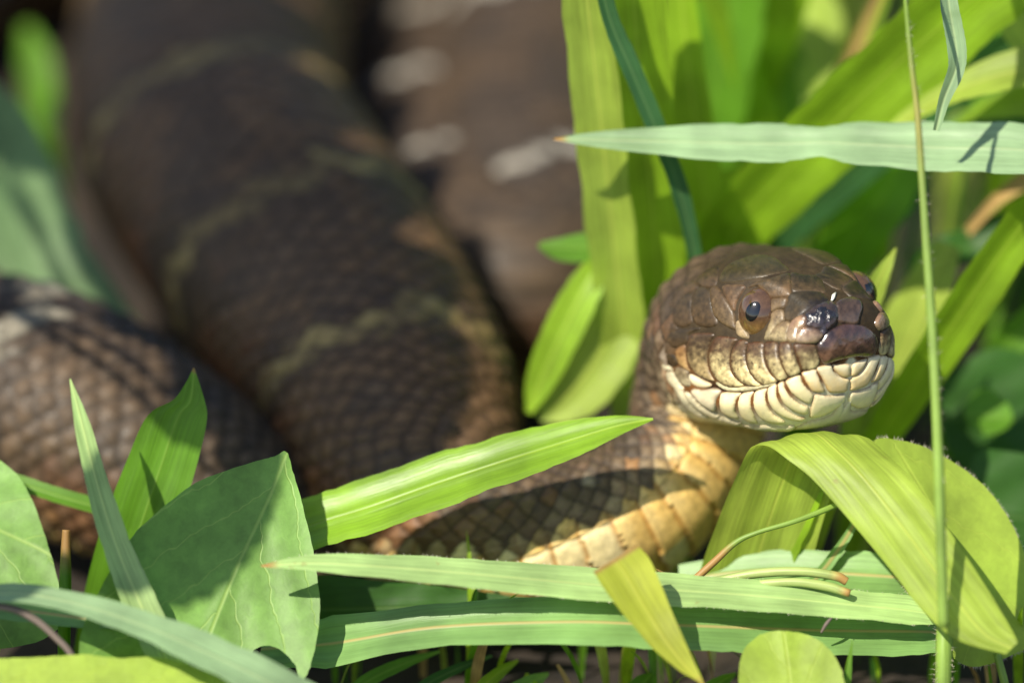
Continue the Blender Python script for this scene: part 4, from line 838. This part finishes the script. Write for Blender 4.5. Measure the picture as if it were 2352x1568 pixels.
leaf('bright small leaf lit in the shade right of the far eye', 'mid', [(2215, 930), (2260, 890), (2310, 920), (2325, 970), (2270, 1000), (2225, 975)], [(2215, 950), (2325, 960)], lambda x, y: 4.6)
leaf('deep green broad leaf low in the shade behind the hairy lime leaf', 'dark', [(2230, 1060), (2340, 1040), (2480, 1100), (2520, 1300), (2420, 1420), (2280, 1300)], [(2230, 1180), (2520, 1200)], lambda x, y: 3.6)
blade('green grass blade slanting in the shade at the right edge', 'mid', [(2560, 640, 5.5, 60), (2400, 720, 5.6, 80), (2290, 820, 5.8, 80), (2200, 940, 6.1, 60), G(2120, 1180, 40)], roll=10)
blade('dark grass blade slanting under the bright blade at the right edge', 'dark', [(2600, 480, 5.0, 60), (2400, 520, 5.2, 90), (2250, 560, 5.4, 90), (2120, 640, 5.8, 70), G(2000, 1000, 40)], roll=20)
for i_, (a_, b_, c_, mt_, w_) in enumerate(((760, 1590, 1010, 'mid', 34), (900, 1600, 1130, 'dark', 28), (1060, 1610, 1190, 'bright', 36), (1120, 1640, 1260, 'soft', 60), (1230, 1640, 1210, 'bright', 48), (1330, 1620, 1280, 'dry', 16), (1420, 1640, 1500, 'mid', 60), (1560, 1640, 1690, 'mid', 50))):
    blade(['green grass blade leaning low beside the bite hole', 'dark thin grass blade low under the wide tan-ribbed blade', 'bright grass blade curving up to the wide tan-ribbed blade', 'soft green wide grass blade low in front of the dark soil', 'bright grass blade crossing the soft wide one low down', 'thin dry straw on the dark soil under the level blades', 'green grass blade under the tip of the torn leaf', 'green grass blade between torn leaf and small round leaf'][i_], mt_,
          [(a_, b_ + 60, .8, w_), (a_ * .7 + c_ * .3, b_ - 20, 1.0, w_), (a_ * .35 + c_ * .65, b_ - 65, 1.3, w_ * .8), (c_, b_ - 95, 1.6, 6)], roll=15)
# ---- behind the coils at the left
blade('wide pale green blade in the gap between two coils at the left', 'paleleaf', [(-60, 180, 9.0, 60), (10, 300, 9.0, 130), (40, 430, 8.9, 190), (80, 560, 8.8, 210), (160, 660, 8.6, 170), (260, 760, 8.5, 120), (330, 860, 8.2, 60)], roll=10, keel=.05)
blade('vivid green leaf tip showing behind the coil at the left', 'mid', [(60, 60, 17, 20), (80, 130, 16.5, 70), (95, 220, 16, 80), (110, 320, 15, 60), G(140, 560, 40)], roll=0)
blade('vivid green leaf tip showing between the two rear coils', 'mid', [(940, -90, 24, 90), (985, 0, 24, 80), (1010, 60, 24, 30), (1015, 90, 24, 5)], roll=0)

# ------------------------------------------------------------------ thicket behind: separate grass blades that share a few meshes
def local_blade(length, width, bend, twist, seed):
    r_ = np.random.default_rng(seed); n, m = 22, 7
    t = np.linspace(0, 1, n); ang = bend * t ** 1.6
    y = np.cumsum(np.sin(ang)) * length / n; z = np.cumsum(np.cos(ang)) * length / n
    c = np.stack([0.25 * np.sin(t * 3 + r_.uniform(0, 6)) * t, y, z], 1)
    tg = np.gradient(c, axis=0); tg /= np.linalg.norm(tg, axis=1)[:, None]
    W = np.stack([np.cos(twist * t), np.sin(twist * t), 0 * t], 1); W -= (W * tg).sum(1)[:, None] * tg; W /= np.linalg.norm(W, axis=1)[:, None]
    Nn = np.cross(tg, W); w = width * np.minimum(1, (0.45 + 1.6 * t)) * np.clip((1 - t) / .45, 0, 1) ** .7
    u = np.linspace(-1, 1, m)
    v = c[:, None] + W[:, None] * (u[None, :, None] * w[:, None, None] / 2) + Nn[:, None] * ((.14 * np.abs(u)[None] * w[:, None])[..., None])
    uv = np.zeros((n, m, 3)); uv[..., 0] = u[None] * w[:, None] / 2; uv[..., 1] = (t * length)[:, None]
    return v.reshape(-1, 3), grid_faces(n, m), uv.reshape(-1, 3)
KIND = {'bright': 'bright green', 'mid': 'mid green', 'dark': 'dark green', 'teal': 'blue-green', 'lime': 'yellow-green', 'dry': 'straw-coloured'}
protos = {}
for mt in KIND:
    protos[mt] = []
    for k, (ln_, wd_, bd, tw) in enumerate(((15, .55, .5, .5), (12, .8, .9, -1.2), (18, .6, .7, .9), (10, .5, 1.4, .3))):
        v, f, uv = local_blade(ln_, wd_, bd, tw, k + 10 * len(protos))
        protos[mt].append([v, f, uv, None])
def plant_blade(mt, k, x, y, yaw, sc, label, group):
    pr = protos[mt][k]
    if pr[3] is None:
        o = mesh_obj('grass_leaf', pr[0], pr[1], M[mt], uv=pr[2]); pr[3] = o
    else:
        o = pr[3].copy(); COL.objects.link(o)
    o.location = (x * S, y * S, -.004); o.rotation_euler = (0, 0, yaw); o.scale = (sc, sc, sc)
    tag(o, label, 'leaf', group)
SHAPE = ['straight slim', 'broad bent', 'tall leaning', 'short drooping']
def lab(col_, k, sc, where):
    t_ = ('large ' if sc > .98 else 'small ' if sc < .82 else '') + SHAPE[k] + ' ' + col_ + ' grass blade ' + where
    return t_, t_.replace('grass blade', 'blades')
r2 = random.Random(21)
cnt = 0
while cnt < 135:
    x = r2.uniform(2.2, 15); y = r2.uniform(7.5, 36)
    if y < 20 and x < 4.2: continue
    if x < 5 and y > 26: pass
    dens = r2.random()
    mt = r2.choices(['bright', 'mid', 'dark', 'teal', 'lime'], [6, 5, 3, 1, 4])[0]
    kk = r2.randrange(4); sc_ = r2.uniform(.7, 1.15)
    plant_blade(mt, kk, x, y, r2.uniform(0, 6.28), sc_, *lab(KIND[mt], kk, sc_, 'in the blurred thicket behind the head'))
    cnt += 1
cnt = 0
while cnt < 20:                              # behind the coils and beside them, mostly hidden
    x = r2.uniform(-16, 2); y = r2.uniform(27, 40)
    mt = r2.choices(['mid', 'dark', 'teal'], [3, 5, 2])[0]
    kk = r2.randrange(4); sc_ = r2.uniform(.6, 1.0)
    plant_blade(mt, kk, x, y, r2.uniform(0, 6.28), sc_, *lab(KIND[mt], kk, sc_ + .1, 'in the dark behind the coils'))
    cnt += 1
cnt = 0
while cnt < 42:                              # short grass low in front
    px = r2.uniform(740, 2500); py = r2.uniform(1500, 1640); d = GD(py) - .3
    p = P(px, py, d)
    mt = r2.choices(['bright', 'mid', 'dark', 'lime', 'dry'], [3, 4, 3, 2, 2.5])[0]
    kk = r2.choice([1, 3]); tx_ = ('wide' if kk == 1 else 'drooping') + ' short ' + KIND[mt] + ' grass sprig under the lowest level blade'
    plant_blade(mt, kk, p[0], p[1], r2.uniform(0, 6.28), r2.uniform(.12, .27), tx_, tx_)
    cnt += 1

# short turf round about and low under the level blades, too small to count: one object
tv, tf, tu, base_ = [], [], [], 0
for i_ in range(1500):
    x = r2.uniform(-28, 28); y = r2.uniform(-26, 38)
    low = -9 < x < 9 and -1.5 < y < 2.5
    if not low and -12 < x < 12 and -6.5 < y < 7: continue
    if -16 < x < 4.5 and y >= 2.5: continue
    if x < -9 and -3 < y: continue
    v, f, uv = protos['mid'][r2.randrange(4)][:3]
    sc_ = r2.uniform(.05, .13) if low else r2.uniform(.12, .26); yw = r2.uniform(0, 6.28); c_, s_ = math.cos(yw), math.sin(yw)
    q = v.reshape(22, 7, 3)[::3, ::3].reshape(-1, 3) * sc_; nn_ = len(v.reshape(22, 7, 3)[::3])
    tv.append(np.column_stack([q[:, 0] * c_ - q[:, 1] * s_ + x, q[:, 0] * s_ + q[:, 1] * c_ + y, q[:, 2] - .4])); tu.append(uv.reshape(22, 7, 3)[::3, ::3].reshape(-1, 3)); tf.append(grid_faces(nn_, 3) + base_); base_ += nn_ * 3
tag(mesh_obj('turf', np.vstack(tv), np.vstack(tf), M['mid'], uv=np.vstack(tu)), 'short green turf growing from the dark soil', 'grass', kind='stuff')
lp = None
for i_ in range(40):
    x = r2.uniform(-22, 22); y = r2.uniform(-22, 34)
    if -13 < x < 4 and y > 1: continue
    n, m_ = 12, 7; a_ = np.linspace(0, 1, n); u_ = np.linspace(-1, 1, m_); w_ = .75 * np.sin(np.pi * a_ ** .8) ** .8
    if lp is None:
        v = np.stack([(a_[:, None] * 3.2 - 1.6) + 0 * u_, u_[None] * w_[:, None], .35 * (u_[None] ** 2) * w_[:, None] + .25 * np.sin(a_ * 5)[:, None] + 0 * u_], -1)
        uv = np.zeros((n, m_, 3)); uv[..., 0] = u_[None] * w_[:, None]; uv[..., 1] = (a_ * 3.2)[:, None]
        lp = o = mesh_obj('dead_leaf', v.reshape(-1, 3), grid_faces(n, m_), M['litter'], uv=uv.reshape(-1, 3))
    else:
        o = lp.copy(); COL.objects.link(o)
    o.location = (x * S, y * S, -.0012); o.rotation_euler = (r2.uniform(-.2, .2), r2.uniform(-.2, .2), r2.uniform(0, 6.28)); q = r2.uniform(.6, 1.3); o.scale = (q, q, q)
    tag(o, 'curled brown dead leaf lying on the dark soil', 'leaf', 'dead leaves on the soil')
# ------------------------------------------------------------------ unseen tall weeds, added beside the scene so their leaves throw the broken shade
SC_ = np.array([SUNV @ RV, SUNV @ UV_, SUNV @ FV])
def shade_leaf(root, px, py, d, t, la, lb, rot, seed):
    c = P(px, py, d) + SUNV * t
    ax = np.cross(SUNV, np.array([math.cos(seed), math.sin(seed), .2])); e1 = RV - (RV @ SUNV) * SUNV; e1 /= np.linalg.norm(e1); e2 = np.cross(SUNV, e1)
    a = math.cos(rot) * e1 + math.sin(rot) * e2; b = -math.sin(rot) * e1 + math.cos(rot) * e2
    n = 40; s_ = np.linspace(0, 1, n); w = lb * np.sin(np.pi * s_ ** .8) ** .75 * (1 + .04 * np.sin(s_ * 60 + seed)); u = np.linspace(-1, 1, 13)
    v = c + (a[None] * ((s_ - .5) * 2 * la)[:, None])[:, None] + b[None, None] * (u[None, :, None] * w[:, None, None]) + SUNV * ((.25 * np.abs(u)[None] * w[:, None] - .15 * la * (s_[:, None] * 2 - 1) ** 2 + .1 * np.sin(s_[:, None] * 25) * np.abs(u)[None])[..., None])
    uv = np.zeros((n, 13, 3)); uv[..., 0] = u[None] * w[:, None]; uv[..., 1] = (s_ * 2 * la)[:, None]
    o = mesh_obj('leaf', v.reshape(-1, 3), grid_faces(n, 13), M['broad'], uv=uv.reshape(-1, 3)); adopt(o, root)
    return c - a * la
def shade_weed(label, gx_, gy_, leaves):
    root = empty('shade_weed', [gx_, gy_, -.3]); tag(root, label, 'shade_weed', None)
    tops = [shade_leaf(root, *l, seed=i + 1.0) for i, l in enumerate(leaves)]
    top = np.mean(tops, 0) * np.array([1, 1, .9]); mid = (np.array([gx_, gy_, 0]) + top) / 2 + np.array([-1, 0, 1])
    v, f, uv = tube_mesh([np.array([gx_, gy_, -.5]), mid, top], [.35, .28, .18]); adopt(mesh_obj('stem', v, f, M['stem'], uv=uv), root)
    for q in tops:
        v, f, uv = tube_mesh([top, (top + q) / 2 + np.array([0, 0, .6]), q], [.1, .08, .06]); adopt(mesh_obj('leaf_stalk', v, f, M['stem'], uv=uv), root)
# numbers: the place the shade falls on (px, py, depth), how far up the sunbeam the leaf hangs, half length, half width, turn
shade_weed('tall broad-leaved weed added out of view to shade the thickest coil', -19, -4, [(10, -440, 10, 26, 3.4, 2.2, .85), (265, 40, 10, 25, 3.4, 2.3, .85), (580, 460, 10, 26, 3.2, 2.2, .85), (867, 833, 10, 27, 3.0, 2.1, .9), (1110, 1180, 10, 28, 2.6, 2.1, .9), (1270, 1480, 10, 30, 2.4, 1.9, .9)])
shade_weed('broad-leaved weed added out of view to shade the clump of leaves at the left', -14, -13, [(430, 1190, 0, 20, 1.9, .95, .75), (100, 1420, 0, 19, 1.6, .8, .3)])
